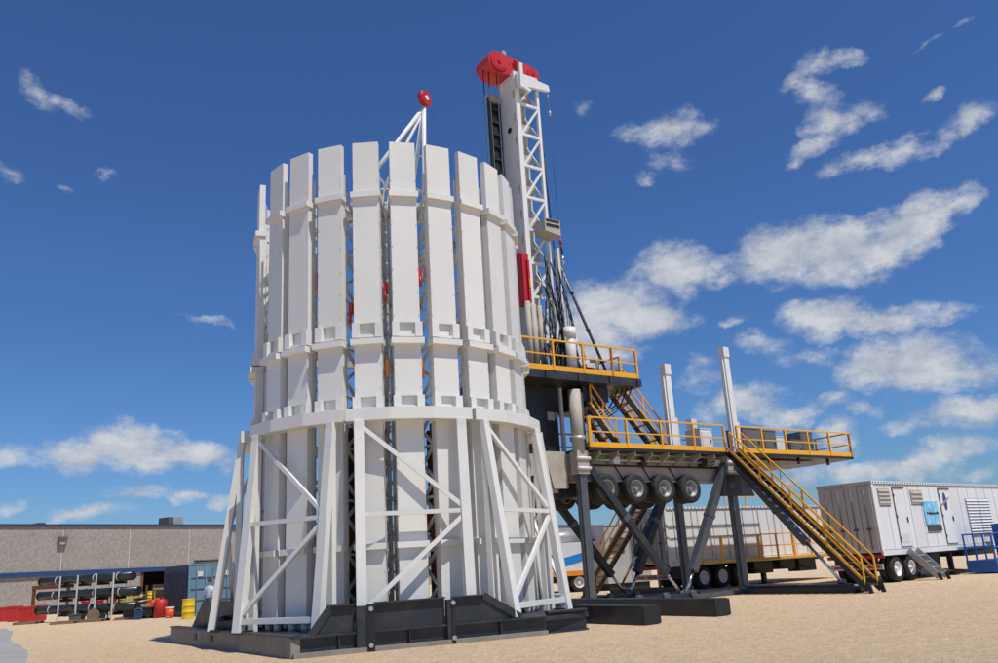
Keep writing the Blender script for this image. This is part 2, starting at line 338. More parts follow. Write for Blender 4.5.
for i in range(2):
    for j in range(3): pp.tube((-.18+.36*i, -RB+.36+.22*j, .5), (-.18+.36*i, -RB+.36+.22*j, 5.0+.15*((i+j) % 2)), .085, 8)
me_pp = me_of(pp, 'filler_pipe', rust_m)  # pipes added and kept low to darken the gaps between bins
cw = MB().box(.37, .47, -RB+.3, -RB+.48, 8.45, 8.75).tube((.42, -RB+.3, 8.2), (.42, -RB+.3, 8.5), .035, 6)
me_cw = me_of(cw, 'red_clamp', red)
me_oc = me_of(MB().box(.38, .46, -RB+.32, -RB+.5, 6.3, 6.75), 'orange_clamp', orange_m)
ft = MB().tube((0, -RB+.1, .4), (0, -RB+.1, .57), .085, 10)
me_ft = me_of(ft, 'foot', white)
rv = MB()
for z in [1+.62*i for i in range(18)]:
    for sx in (-.315, .315): rv.box(sx-.012, sx+.012, -RB-.006, -RB, z-.012, z+.012)
me_rv = me_of(rv, 'rivet_row', rack_m)
rr = random.Random(4)
for i in range(-3, 12):
    phi = PHI5+PITCHA*(i-4)-(9 if i < 0 else 0); rz = R_(phi)
    b = place('pipe_bin', me_low, silo, rz=rz)
    b.location = (0, 0, 0)
    for nm, me in (('middle_panel', me_mid), ('main_panel', me_main), ('upper_panel', me_top), ('ledge', me_l1), ('ledge', me_l2), ('ledge', me_l3), ('bracket', me_b2), ('bracket', me_b3),
                   ('rack_truss', me_tr), ('filler_pipe', me_pp), ('foot', me_ft), ('foot', me_ft), ('rivet_row', me_rv)):
        if nm == 'filler_pipe' and i % 3 == 1: continue
        c = place(nm, me, b)
        if nm == 'rack_truss': place('red_clamp', me_cw, b, (0, 0, rr.uniform(-.7, .7))); (place('orange_clamp', me_oc, b) if i in (3, 4, 7) else None)
        if nm == 'rivet_row': c['kind'] = 'stuff'
        if nm == 'foot': c.location.x = -.2 if b.get('f') is None else .2; b['f'] = 1
        if nm in ('main_panel', 'upper_panel'): c.location = (rr.uniform(-.006, .006), rr.uniform(-.004, .012), 0)
# ring segments with their legs
ro, ri, z0, z1 = RB+.36, RB+.012, 5.12, 5.42
rg = MB(); angs = [-21.2, -7.3, 7.3, 21.2]
pts = [(ro/math.cos(R_(7.2))*math.sin(R_(a))*(1 if abs(a) > 10 else 1), -ro*math.cos(R_(a))/math.cos(R_(7.2))) for a in angs]
ins = [((ri)*math.sin(R_(a)), -ri*math.cos(R_(a))) for a in (21.2, 7.3, -7.3, -21.2)]
rg.prism(pts+ins, z0, z1)
me_rg = me_of(rg, 'ring_segment', white)
LX, yt = 1.24, -(RB+.13)
def leg_set(out):
    yf = -(RB+out)
    def lp(sx, z): t = (z1-.3-z)/(z1-.3-.45); return V((sx*LX, yt+(yf-yt)*t, z))
    u = (0, -1, 0); g = V((.1, 0, 0)); L = []
    for sx in (-1, 1):
        L.append(('outer_leg', MB().beam(lp(sx, z0+.02), lp(sx, .43), .23, .15, up=u, w2=.23, h2=.19)))
        L.append(('inner_leg', MB().beam(V((sx*LX, yt-.02, z0)), V((sx*LX, yt-.02, .42)), .19, .14, up=u)))
        if out > .45: L.append(('leg_shoe', MB().box(sx*LX-.2, sx*LX+.2, yf-.02, yf+.3, .401, .47)))
    L += [('brace', MB().beam(lp(-1, 4.95)+g, lp(1, 3.05)-g, .10, .09, up=u)), ('brace', MB().beam(lp(1, 2.78)-g, lp(-1, .85)+g, .10, .09, up=u)),
          ('crossbar', MB().beam(lp(-1, 2.92)+g, lp(1, 2.92)-g, .10, .09, up=u)), ('crossbar', MB().beam(lp(-1, .68)+g, lp(1, .68)-g, .13, .1, up=u))]
    return [(n_, me_of(m_, n_, skid_m if n_ == 'leg_shoe' else white)) for n_, m_ in L]
sets = {-1: leg_set(.75), 0: leg_set(.6), 1: leg_set(.42), 2: leg_set(.73), 3: leg_set(.6)}
for k in range(-1, 4):
    phi = PHI5+PITCHA*3*(k-1)-(9 if k < 0 else 0)
    s = place('ring_segment', me_rg, silo, rz=R_(phi))
    for n_, me in sets[k]: place(n_, me, s)
# skid under the ring
A, Bc, Cc, E, G, D = [V(q)-SC for q in ((-4.65, 18.22, 0), (-10.08, 25.65, 0), (.74, 20.56, 0), (1.75, 21.25, 0), (1.0, 25.2, 0), (-4.3, 29.6, 0))]
deck = MB().prism([(A.x+.1, A.y+.2), (Cc.x-.1, Cc.y+.1), (E.x, E.y+.1), (G.x, G.y), (D.x, D.y), (Bc.x+.2, Bc.y)], .30, .40)
sk = deck.build('skid_deck', skid_m, silo)
def ibeam(p, q, out, h=.42, w=.22, name='side_beam', m=skid_m, par=sk, zb=0.):
    p, q, out = V(p), V(q), V(out).normalized(); z = V((0, 0, 1)); mb = MB()
    mb.beam(p-out*w/2+z*(zb+h-.02), q-out*w/2+z*(zb+h-.02), w, .04).beam(p-out*w/2+z*(zb+.02), q-out*w/2+z*(zb+.02), w, .04)
    mb.beam(p-out*w*.62+z*(zb+h/2), q-out*w*.62+z*(zb+h/2), .05, h-.07)
    return mb.build(name, m, par)
fdir = (Cc-A).normalized(); fout = V((fdir.y, -fdir.x, 0)); ldir = (Bc-A).normalized(); lout = V((-ldir.y, ldir.x, 0))
ibeam(A+fdir*.02, Cc, fout)
MB().beam(A+ldir*.03-lout*.11+V((0, 0, .205)), Bc-lout*.11+V((0, 0, .205)), .2, .41).build('side_beam', dusty, sk)  # dusty, and lightened in the colour for light bounced off the ground
MB().beam(A+ldir*.0-lout*.1+V((0, 0, .435)), Bc-lout*.1+V((0, 0, .435)), .26, .03).build('top_flange', skid_m, sk)
for u in (5.2, 6.6): MB().beam(A+ldir*u+V((0, 0, .24)), A+ldir*(u+.25)+V((0, 0, .24)), .03, .15).build('fork_pocket', black, sk)
ibeam(Cc+V((.05, .25, 0)), E+V((0, 0, 0)), V((.57, -.82, 0)), h=.5)
ldn = (G-E).normalized(); ibeam(E+ldn*.1, G, V((ldn.y, -ldn.x, 0)))
MB().beam(A+fdir*.05+fout*.0+V((0, 0, .05)), Cc-fdir*.03+fout*.0+V((0, 0, .05)), .09, .10).build('bottom_flange', dusty, sk)
# tall splice plates along the front
Lf = (Cc-A).length
def fu(x, y, z=0.):                                       # distance along the front face for a photo column
    r = ray(x, y); P = A+SC; n = fout; t = (P.dot(n))/(r.dot(n)); q = r*t
    return (q-P).dot(fdir), q.z+EYE
u0, u1, u2, u3 = fu(312, 634)[0], fu(332, 608)[0], fu(485, 599)[0], fu(523, 622)[0]
ja, jb = fu(368, 625)[0], fu(454, 620)[0]
zt = .97
for a, b, ta, tb in ((u0, ja-.27, u1, ja-.27), (ja+.17, jb-.17, ja+.17, jb-.17), (jb+.03, u3, jb+.03, u2)):
    pl = MB().plate(A-fout*.12, fdir, (0, 0, 1), [(a, .425), (b, .425), (tb, zt), (ta, zt)], -fout*.03).build('web_plate', skid_m, sk)
    MB().beam(A+fdir*ta-fout*.1+V((0, 0, zt+.015)), A+fdir*tb-fout*.1+V((0, 0, zt+.015)), .17, .03).build('flange', skid_m, sk)
    if ta > a+.1: MB().beam(A+fdir*a-fout*.09+V((0, 0, .43)), A+fdir*ta-fout*.09+V((0, 0, zt)), .16, .03, up=(fout.x, fout.y, 0)).build('flange', skid_m, sk)
    if tb < b-.1: MB().beam(A+fdir*tb-fout*.09+V((0, 0, zt)), A+fdir*b-fout*.09+V((0, 0, .43)), .16, .03, up=(fout.x, fout.y, 0)).build('flange', skid_m, sk)
for j, wd in ((ja-.05, .2), (jb-.07, .09)):
    MB().plate(A+fout*.035, fdir, (0, 0, 1), [(j-wd, .01), (j+wd, .01), (j+wd, zt-.03), (j-wd, zt-.03)], -fout*.16).build('splice_plate', skid_m, sk)
    MB().plate(A+fout*.055, fdir, (0, 0, 1), [(j+wd*.1, .0), (j+wd*.95, .0), (j+wd*.95, zt), (j+wd*.1, zt)], -fout*.02).build('splice_plate', black, sk)
    for zz in (.13, zt-.1): MB().tube(A+fdir*(j+wd*.5)+fout*.03+V((0, 0, zz)), A+fdir*(j+wd*.5)+fout*.085+V((0, 0, zz)), .05, 10).build('bolt', ac_m, sk)
for u in (1.0, 2.55, 4.7):
    MB().plate(A-fout*.02, fdir, (0, 0, 1), [(u-.012, .05), (u+.012, .05), (u+.012, .375), (u-.012, .375)], -fout*.1).build('stiffener', skid_m, sk)
# low gussets on the left flank, behind the legs
MB().plate(A+ldir*4.2-lout*.5, ldir, (0, 0, 1), [(0, .40), (4.6, .40), (3.6, 1.12), (.8, 1.12)], -lout*.05).build('web_plate', black, sk)

# central pipe handling crane
crane = thing('pipe_crane', 'white tubular crane with red sheave rising inside the ring of bins', 'crane', SC+V((.1, .2, 0)))
cm = MB()
for a in range(4):
    x, y = .55*math.cos(a*math.pi/2+.6), .55*math.sin(a*math.pi/2+.6); cm.beam((x, y, .4), (x, y, 12.6), .1)
cm.build('column_chords', white, crane)
for a in range(4):
    lb = MB(); p = V((.55*math.cos(a*math.pi/2+.6), .55*math.sin(a*math.pi/2+.6), 0)); q = V((.55*math.cos((a+1)*math.pi/2+.6), .55*math.sin((a+1)*math.pi/2+.6), 0))
    for k in range(12): lb.beam((p if k % 2 else q)+V((0, 0, .6+k)), (q if k % 2 else p)+V((0, 0, 1.6+k)), .06); lb.beam(p+V((0, 0, 1.6+k)), q+V((0, 0, 1.6+k)), .06)
    lb.build('column_lacing', white, crane)
tip = V((1.12, .0, 16.2))
for b in ((-1.35, -.5, 12.4), (-.95, .3, 12.0), (.35, .6, 12.0), (1.0, -.3, 11.2)): MB().tube(b, tip-V((0, 0, .15)), .068, 10).build('boom_tube', white2, crane)
MB().tube((1.05, -.2, 11.2), (.98, -.2, 10.1), .07, 8).build('boom_tube', white2, crane)
MB().box(-1.45, 1.1, -.6, .7, 12.3, 12.42).build('crane_head', white, crane)
for f in (.35, .6): MB().tube(V((-1.35, -.5, 12.4)).lerp(tip, f), V((-.95, .3, 12.0)).lerp(tip, f), .04, 8).build('boom_tie', white2, crane); MB().tube(V((.35, .6, 12.0)).lerp(tip, f), V((1.0, -.3, 11.2)).lerp(tip, f), .04, 8).build('boom_tie', white2, crane)
MB().beam((.9, -.25, 10.2), (.2, 0, 10.2), .12).build('boom_bracket', rack_m, crane)
sh = MB(); sx = V((.88, -.48, 0)).normalized()
c0 = tip+V((.03, 0, .16))
sh.tube(c0-sx*.09, c0+sx*.09, .27, 22)
s_ = sh.build('sheave', red, crane)
MB().tube(c0-sx*.11, c0+sx*.11, .09, 10).build('sheave_hub', white2, s_)
MB().tube(tip+V((.28, .1, 0)), (1.38, .12, 12.3), .008, 5).build('hoist_line', hose_m, crane)
rr = random.Random(21)
for k, (zz, m) in enumerate(((4.6, red), (5.0, black), (6.3, orange_m), (6.9, orange_m), (7.4, orange_m), (8.4, red), (8.9, redp), (9.3, red), (5.9, orange_m), (3.4, red), (2.6, redp), (10.1, white2), (7.9, black))):
    a = rr.uniform(0, 6.28); x, y = .8*math.cos(a), .8*math.sin(a)
    MB().tube((x, y, zz), (x+.05, y, zz+.55), .11, 8).box(x-.3*math.cos(a)-.06, x+.06, y-.3*math.sin(a)-.06 if math.sin(a) > 0 else y-.06, y+.06, zz+.1, zz+.3).build('hydraulic_ram', m, crane)
for a in range(6):
    t = a*1.05+.3; MB().beam((.5*math.cos(t), .5*math.sin(t), 3+1.5*a), (2.7*math.cos(t), 2.7*math.sin(t), 3+1.5*a), .12, .18).build('handler_arm', rack_m, crane)

# ------------------------------------------------------------------ drilling rig (local frame: x along the trailer, y away, z up)
AL = R_(35); RO = V((2.462, 29.906, 0))
def rw(s, t, z=0.): return RO+V((s*math.cos(AL)-t*math.sin(AL), s*math.sin(AL)+t*math.cos(AL), z))
RIG = dict(loc=RO, rz=AL)
def railing(par, p, q, n, h=1.08, toe=True, m=None, post='post', skip=()):
    m = m or yellow; p, q = V(p), V(q); z = V((0, 0, 1))
    for i in range(n+1):
        if i in skip: continue
        c = p.lerp(q, i/n); MB().beam(c, c+z*h, .07, .08).build(post, m, par)
    MB().beam(p+z*h, q+z*h, .06, .06).build('top_rail', m, par)
    MB().beam(p+z*h*.52, q+z*h*.52, .04, .045).build('mid_rail', m, par)
    if toe: MB().beam(p+z*.09, q+z*.09, .03, .2).build('toe_board', m, par)
tr_ = thing('rig_trailer', 'raised rig trailer on four legs, bogie wheels hanging clear of the ground', 'trailer', **RIG)
# main chassis
MB().box(.0, 9.0, .36, .62, 4.40, 5.34).build('chassis_beam', beige, tr_)
MB().box(.0, 9.0, 2.35, 2.65, 4.62, 5.34).build('chassis_beam', beige, tr_)
MB().box(.05, 8.95, .28, .76, 4.34, 4.40).box(.05, 8.95, .18, .76, 5.30, 5.36).build('chassis_flange', beige, tr_)
MB().plate((9.0, .4, 5.33), (1, 0, 0), (0, 0, 1), [(0, -.7), (1.2, -.35), (5.2, -.12), (5.2, 0), (0, 0)], (0, 2.2, 0)).build('tail_pan', beige, tr_)
for k in range(9):
    q = .9+.86*k; MB().plate((q, -.28, 5.06), (0, 1, 0), (0, 0, 1), [(0, .2), (0, .32), (.62, .32), (.62, -.12)], (.06, 0, 0)).build('outrigger_bracket', beige, tr_)
MB().tube((.5, .2, 5.12), (8.9, .2, 5.12), .06, 10).build('air_line', ac_m, tr_); MB().tube((.5, .22, 4.92), (8.9, .22, 4.92), .035, 8).build('air_line', hose_m, tr_)
for q, m_ in ((1.9, white2), (3.3, black), (6.6, black), (7.4, white2)): MB().box(q, q+.3, .12, .34, 4.98, 5.24).build('junction_box', m_, tr_)
for q in (2.1, 3.5, 4.9): MB().path([(q, .3, 4.9), (q+.2, .26, 4.55), (q+.45, .3, 4.3)], .025, 6).build('brake_hose', hose_m, tr_)
MB().box(.35, 7.62, -.34, 3.3, 5.38, 5.50).build('deck_edge', black, tr_)
MB().box(7.62, 8.42, -.30, 3.3, 5.38, 5.49).build('deck_edge', black, tr_)
MB().box(8.42, 16.25, -.34, 3.3, 5.38, 5.50).build('deck_edge', black, tr_)
for s0, s1, n in ((.5, 7.62, 4), (8.42, 16.2, 5)):
    railing(tr_, (s0, -.3, 5.5), (s1, -.3, 5.5), n)
for s0, s1, n in ((.5, 7.3, 4), (8.7, 16.2, 4)): railing(tr_, (s0, 3.26, 5.5), (s1, 3.26, 5.5), n)
railing(tr_, (16.2, -.3, 5.5), (16.2, 3.26, 5.5), 2)
railing(tr_, (.45, -.3, 5.5), (.45, .6, 5.5), 1)
for s in (10.5, 12.5, 14.6): MB().tube((s, -.1, 5.38), (s, -.1, 5.12), .07, 8).build('deck_lamp', black, tr_)
MB().tube((10.9, -.25, 5.38), (10.9, -.25, 3.4), .015, 6).build('hanging_cable', hose_m, tr_)
# legs
def jack_leg(s, t):
    lg = MB().box(s-.15, s+.15, t-.13, t+.13, .12, 5.0).box(s-.19, s+.19, t-.05, t+.05, .12, 5.0).build('leg', steel, tr_)
    MB().box(s-.26, s+.26, t-.2, t+.2, 4.55, 5.36).build('leg_socket', beige, lg)
    MB().tube((s, t, .08), (s, t, .32), .24, 16).build('leg_foot', steel, lg)
    for dz in (4.75, 5.1): MB().tube((s-.3, t-.22, dz), (s+.3, t-.22, dz), .06, 8).build('leg_pin', white2, lg)
    return lg
for s in (.15, 8.0):
    for t in (-.02, 3.0): jack_leg(s, t)
# sleeve above the near front leg
for t in (-.02, 3.0):
    MB().tube((.15, t, 5.3), (.15, t, 7.6), .23, 18).build('leg_sleeve', beige, tr_)
    MB().tube((.15, t, 5.75), (.15, t, 5.9), .29, 18).build('sleeve_collar', ac_m, tr_)
    MB().box(.36, .44, t-.12, t+.12, 5.4, 7.5).build('sleeve_rail', steel, tr_)
def strut(par, p, q, r=.13, rod=.16, m=None, mb=None):
    p, q = V(p), V(q); k = p.lerp(q, 1-rod)
    o = MB().beam(p, k, r*2, r*1.8, up=(0, 1, 0)).build('strut', m or skid_m, par)
    MB().beam(p.lerp(q, .40), p.lerp(q, .43), r*2.3, r*2.1, up=(0, 1, 0)).build('strut_collar', steel, o)
    MB().tube(k, q, r*.42, 10).build('strut_rod', chrome, o)
    MB().tube(q-V((0, r*.9, 0)), q+V((0, r*.9, 0)), r*.8, 10).build('strut_pin', steel, o)
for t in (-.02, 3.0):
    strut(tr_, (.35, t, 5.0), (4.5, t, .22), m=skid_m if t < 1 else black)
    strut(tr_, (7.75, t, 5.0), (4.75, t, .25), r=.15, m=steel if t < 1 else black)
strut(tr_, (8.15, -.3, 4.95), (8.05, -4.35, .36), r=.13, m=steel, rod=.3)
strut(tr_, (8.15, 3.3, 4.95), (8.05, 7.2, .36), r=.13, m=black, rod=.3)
MB().plate((8.0, -.25, 4.1), (1, 0, 0), (0, 0, 1), [(-.9, -.35), (1.1, -.35), (.7, .5), (-.5, .5)], (0, .12, 0)).build('shield_plate', black, tr_)
# base beams
for t in (-.02, 3.0):
    bb = MB().box(-.35, 5.1, t-.22, t+.22, .0, .09).box(.5, 5.0, t-.15, t+.15, .09, .24).build('base_beam', skid_m, tr_)
    for s in (.55, 2.2, 3.5, 4.9): MB().tube((s, t-.28, .2), (s, t-.1, .2), .13, 14).build('roller', steel, bb)
    MB().box(5.1, 8.6, t-.12, t+.12, .02, .16).build('base_beam', steel, tr_)
ou = MB().box(7.7, 8.45, -4.9, -.3, .0, .2).box(7.85, 8.3, -4.7, -.3, .2, .3).build('outrigger_pad', skid_m, tr_)
MB().tube((7.72, -4.9, .16), (8.43, -4.9, .16), .16, 12).build('pad_nose', black, ou)
MB().box(7.7, 8.45, 3.3, 7.6, .0, .28).build('outrigger_pad', skid_m, tr_)
# wheels
wp = [(0, -.05), (.30, -.10), (.32, -.13), (.35, -.145), (.50, -.15), (.545, -.12), (.55, .0), (.545, .12), (.5, .15), (.33, .145), (.3, .1), (0, .08)]
me_ty = me_of(MB().lathe([(.31, -.135), (.36, -.15), (.49, -.15), (.535, -.12), (.55, -.06), (.55, .06), (.535, .12), (.49, .15), (.36, .15), (.31, .135), (.31, -.135)], n=28), 'tyre', tyre_m)
def rim_mesh(m):
    mb = MB().lathe([(.0, -.03), (.11, -.03), (.13, -.02), (.2, .02), (.25, .0), (.29, -.12), (.325, -.145), (.325, .14), (.29, .13)], n=24)
    mb.tube((0, -.12, 0), (0, 0, 0), .085, 12, .11)
    for k in range(8):
        a = k*math.pi/4; mb.tube((.165*math.cos(a), -.045, .165*math.sin(a)), (.165*math.cos(a), 0, .165*math.sin(a)), .022, 6)
    return me_of(mb, 'rim', m)
me_rim, me_rimw = rim_mesh(rim_m), rim_mesh(rimw_m)
me_ax = me_of(MB().tube((0, .0, 0), (0, 2.4, 0), .09, 10), 'axle', black)
def wheel(par, s, t, z, flip=False, rim=None, scl=1.):
    w = place('wheel', me_ty, par, (s, t, z), math.pi if flip else 0, (scl,)*3); place('rim', rim or me_rim, w); return w
for s in (1.35, 2.79, 4.23, 5.66):
    wheel(tr_, s, .10, 4.06); wheel(tr_, s, .46, 4.06); wheel(tr_, s, 2.9, 4.06, True); wheel(tr_, s, 2.54, 4.06, True)
    place('axle', me_ax, tr_, (s, .3, 4.06))
    MB().box(s-.09, s+.09, .62, .8, 4.05, 4.64).build('suspension_arm', black, tr_); MB().box(s-.09, s+.09, 2.15, 2.33, 4.05, 4.64).build('suspension_arm', black, tr_)
MB().box(.6, 6.3, .8, 2.2, 3.85, 4.62).build('belly_filler', black, tr_)  # added black block in place of suspension, hides sky between the wheels
# gooseneck and machinery below the floor
MB().box(-2.2, .0, .45, 2.6, 4.55, 5.3).build('gooseneck', beige, tr_)
MB().plate((-1.1, .4, 4.2), (1, 0, 0), (0, 0, 1), [(0, 1.2), (.35, -.1), (1.0, -.1), (1.0, 1.2)], (0, .3, 0)).build('gusset', beige, tr_)
MB().tube((-1.6, .6, 4.25), (-1.6, 2.4, 4.25), .42, 18).tube((-.5, .6, 4.2), (-.5, 2.4, 4.2), .45, 18).build('air_tank', black, tr_)
MB().box(-1.1, -.5, .5, 1.0, 3.95, 4.5).build('winch_box', wood_m if False else beige, tr_)
# white jacking posts on the deck
def jpost(s, t, zt, name='jacking_post'):
    p = MB().box(s-.14, s+.14, t-.13, t+.13, 5.5, zt).build(name, white2, tr_)
    MB().box(s-.18, s+.16, t-.17, t+.15, zt-.4, zt+.03).build('post_cap', white2, p)
    MB().beam((s+.26, t, 5.5), (s+.26, t, 6.9), .14).build('post_sleeve', white2, p)
    MB().box(s-.24, s-.16, t-.08, t+.08, 5.5, zt-.5).build('post_track', white2, p)
    return p
jpost(5.35, .35, 9.05); jpost(9.05, .35, 10.12)
jpost(9.15, 2.75, 7.4)

floor = thing('drill_floor', 'upper drill floor platform with yellow railing above the trailer', 'platform', **RIG)
fl = MB().box(-2.6, 3.3, -.32, 3.4, 7.88, 8.16).build('floor_slab', skid_m, floor)
for s in (-1.3, .2, 1.7, 3.1): MB().box(s-.06, s+.06, -.37, -.322, 7.86, 8.14).build('slab_rib', skid_m, floor)
MB().box(-2.58, 3.28, -.3, 3.38, 8.16, 8.19).build('floor_grating', grate_m, floor)
railing(floor, (-2.3, -.28, 8.19), (1.9, -.28, 8.19), 3, h=1.12); railing(floor, (1.9, -.28, 8.19), (3.15, -.28, 8.19), 1, h=1.12)
railing(floor, (3.25, .75, 8.19), (3.25, 3.3, 8.19), 2, h=1.12); railing(floor, (-2.5, 3.34, 8.19), (3.2, 3.34, 8.19), 4, h=1.12)
MB().box(-2.6, .0, .85, 3.0, 5.35, 7.86).build('engine_housing', black, floor)
MB().box(-1.9, -.6, .8, .85, 5.6, 7.0).build('housing_door', black, floor)
MB().box(-.52, -.2, .78, .848, 6.6, 6.9).build('gauge_plate', ac_m, floor); MB().box(-.14, -.04, .78, .848, 6.68, 6.9).build('gauge_plate', ac_m, floor)
MB().box(.75, 2.0, .2, 2.6, 7.3, 7.87).build('cable_tray', black, floor)
MB().box(.9, 1.9, .25, 2.4, 7.08, 7.29).build('cable_tray', black, floor)
rr = random.Random(6)
for k in range(7):
    s = -2.2+.28*k; MB().tube((s, .55, 5.35), (s+rr.uniform(-.1, .2), .5, 4.8), rr.uniform(.05, .09), 10).build('valve', ac_m if k % 2 else black, floor)
# things on the floor
jc = thing('standpipe_housing', 'white upright cylinder beside hoses on the drill floor', 'cylinder', rw(.35, .2, 8.19), AL)
MB().tube((0, 0, 0), (0, 0, 1.75), .2, 18).build('barrel', white2, jc); MB().tube((0, 0, 1.45), (.02, 0, 1.85), .24, 18).build('cap', white2, jc); MB().box(.15, .3, -.1, .1, 1.2, 1.5).build('lug', white2, jc)
ln = MB()
for dx in (-.04, .05): ln.tube((dx, 0, 1.84), (dx-.02, 0, 4.4), .016, 6)
ln.build('rod', steel, jc); MB().tube((-.02, 0, 4.38), (-.02, 0, 4.75), .05, 8).build('swivel', chrome, jc); MB().tube((-.02, 0, 4.74), (-.06, 0, 5.25), .04, 8).build('turnbuckle', hose_m, jc)
MB().tube((-.07, 0, 5.24), (-.07, 0, 5.48), .06, 8, .03).build('red_shackle', red, jc)
wn2 = thing('small_winch', 'small dark winch with orange guard on the drill floor', 'winch', rw(1.3, .4, 8.19), AL)
MB().box(-.25, .25, -.2, .2, 0, .1).tube((-.2, 0, .25), (.2, 0, .25), .15, 14).build('drum', black, wn2); MB().beam((.2, 0, 0), (.32, 0, .5), .1).build('guard', orange_m, wn2); MB().box(-.2, .2, -.15, .15, .42, .55).build('cover', strap_m, wn2)
tv = thing('tripod_brace', 'grey diagonal pipe brace from the mast down to the drill floor', 'brace', rw(.7, 1.2, 8.19), AL)
MB().tube((.0, -.2, 4.9), (2.3, -.2, .0), .06, 10).build('brace_tube', steel, tv)
MB().tube((.0, 1.1, 4.9), (2.3, 1.1, .0), .06, 10).build('brace_tube', steel, tv)
for k in (.25, .55, .8): MB().tube((2.3*k, -.2, 4.9*(1-k)), (2.3*k+.05, -.2, 4.9*(1-k)-.1), .085, 10).build('brace_clamp', black, tv)
MB().tube((1.35, -.2, .05), (1.75, -.2, 1.1), .035, 8).build('brace_stay', steel, tv)

# mast
mast = thing('drilling_mast', 'white lattice drilling mast crowned by a big red sheave block', 'mast', **RIG)
S0, S1, T0, T1, ZT = -.86, .34, .9, 1.95, 20.75
MB().box(S0, S0+.09, T0, T1, 5.5, ZT).build('side_plate', white, mast)
MB().box(S1-.1, S1, T1-.1, T1, 5.5, ZT).box(S0+.09, S1-.1, T1-.06, T1, 8.2, ZT).build('back_plate', white, mast)
for a, b in ((S0+.09, T0), (S1-.12, T0)): MB().box(a, a+.12, b, b+.12, 5.5, ZT).build('chord', white2, mast)
z = 8.6; k = 0; x0, x1 = S0+.2, S1-.1
while z < 20.3:
    MB().beam((x0, T0+.05, z), (x1, T0+.05, z), .09, .11).build('horizontal_brace', white2, mast)
    MB().beam((x0, T0+.05, z), (x1, T0+.05, z+1.3), .085, .08, up=(0, 1, 0)).build('diagonal_brace', white2, mast)
    MB().beam((S1-.05, T0+.1, z), (S1-.05, T1-.1, z+1.3), .08, .08, up=(1, 0, 0)).build('diagonal_brace', white2, mast)
    MB().box(x0+.15, x1-.2, T0+.35, T0+.5, z+.2, z+.75).build('inner_plate', beige, mast)
    z += 1.38; k += 1
for k in range(11): MB().box(S0-.03, S0-.002, T0+.05, T0+.17, 9.3+1.06*k, 9.62+1.06*k).build('mast_lug', beige, mast)
MB().tube((S0-.012, 1.45, 18.6), (S0+.02, 1.45, 18.6), .13, 18).build('port_hole', black, mast)
# crown block
def crown_pl(t0, t1, z):
    import math as m_
    pts = []
    for a in range(13):
        t = R_(90+180*a/12); pts.append((-1.42+.50*math.cos(t), .50*math.sin(t)))
    for a in range(13):
        t = R_(-90+180*a/12); pts.append((.30+.36*math.cos(t), -.08+.36*math.sin(t)))
    return MB().plate((0, t0, z), (1, 0, 0), (0, 0, 1), pts, (0, t1-t0, 0))
zc = 21.45
cr = crown_pl(1.15, 2.1, zc).build('crown_block', red, mast)
for s, r in ((-1.42, .41), (.30, .28)):
    MB().tube((s, 1.1, zc-(.08 if s > 0 else 0)), (s, 1.148, zc-(.08 if s > 0 else 0)), r, 26).build('sheave_guard', red, cr); MB().tube((s, 1.085, zc-(.08 if s > 0 else 0)), (s, 1.1, zc-(.08 if s > 0 else 0)), r*.82, 22).build('sheave_cover', red, cr); MB().tube((s, 1.03, zc-(.08 if s > 0 else 0)), (s, 1.07, zc-(.08 if s > 0 else 0)), r*.2, 12).build('sheave_hub', red, cr)
MB().beam((-.7, 1.05, zc+.25), (-.25, 1.05, zc-.1), .1).build('crown_stay', red, cr)
MB().box(-1.1, -.9, 1.3, 1.5, zc+.55, zc+.75).build('beacon', ac_m, cr)
MB().box(-.88, .36, .95, 1.95, ZT, 21.1).build('crown_seat', white2, mast)
MB().plate((-.85, .72, 20.15), (1, 0, 0), (0, 0, 1), [(0, .1), (0, .7), (.3, .75), (1.6, .62), (1.65, .36), (.35, .22)], (0, .14, 0)).build('crown_beam', white2, mast)
MB().beam((-.72, .66, 20.2), (-.72, .66, 21.3), .16).build('crown_post', white2, mast)
MB().beam((-.72, .66, 20.35), (-.35, .6, 20.1), .12).build('crown_post', white2, mast)
MB().tube((.74, .79, 20.55), (.76, .79, 19.6), .012, 5).tube((.76, .79, 19.6), (.76, .79, 19.4), .045, 8).build('tag_line', strap_m, mast)
# dark guide track on the far left side and drilling lines
tk = MB(); 
for s in (-1.45, -1.0): tk.beam((s, 1.95, 8.2), (s, 1.95, 20.2), .14, .12)
tk.box(-1.44, -1.02, 1.98, 2.02, 8.2, 20.1); tk.build('guide_track', black, mast)
for k in range(20): MB().box(-1.4, -1.05, 1.9, 2.0, 9.0+.56*k, 9.12+.56*k).build('track_rung', black, mast)
MB().box(-1.5, -.95, 1.85, 2.1, 20.0, 20.35).build('track_head', beige, mast)
[MB().box(-.95, S0, 1.86, 1.94, q, q+.2).build('track_tie', beige, mast) for q in (9, 12, 17)]
for i, (a, b) in enumerate((((-1.72, 1.5, zc-.3), (-1.62, 1.5, 8.2)), ((-1.85, 1.7, zc-.2), (-1.75, 1.7, 8.2)), ((-1.4, 1.4, zc-.4), (-1.3, 1.4, 8.2)), ((.52, 1.2, zc-.3), (.75, 1.0, 8.2)), ((.62, 1.4, zc-.2), (.95, 1.2, 8.2)), ((.76, .8, 20.4), (.32, .3, 13.7)))):
    MB().tube(a, b, .022 if i < 5 else .009, 6).build('drill_line', hose_m, mast)
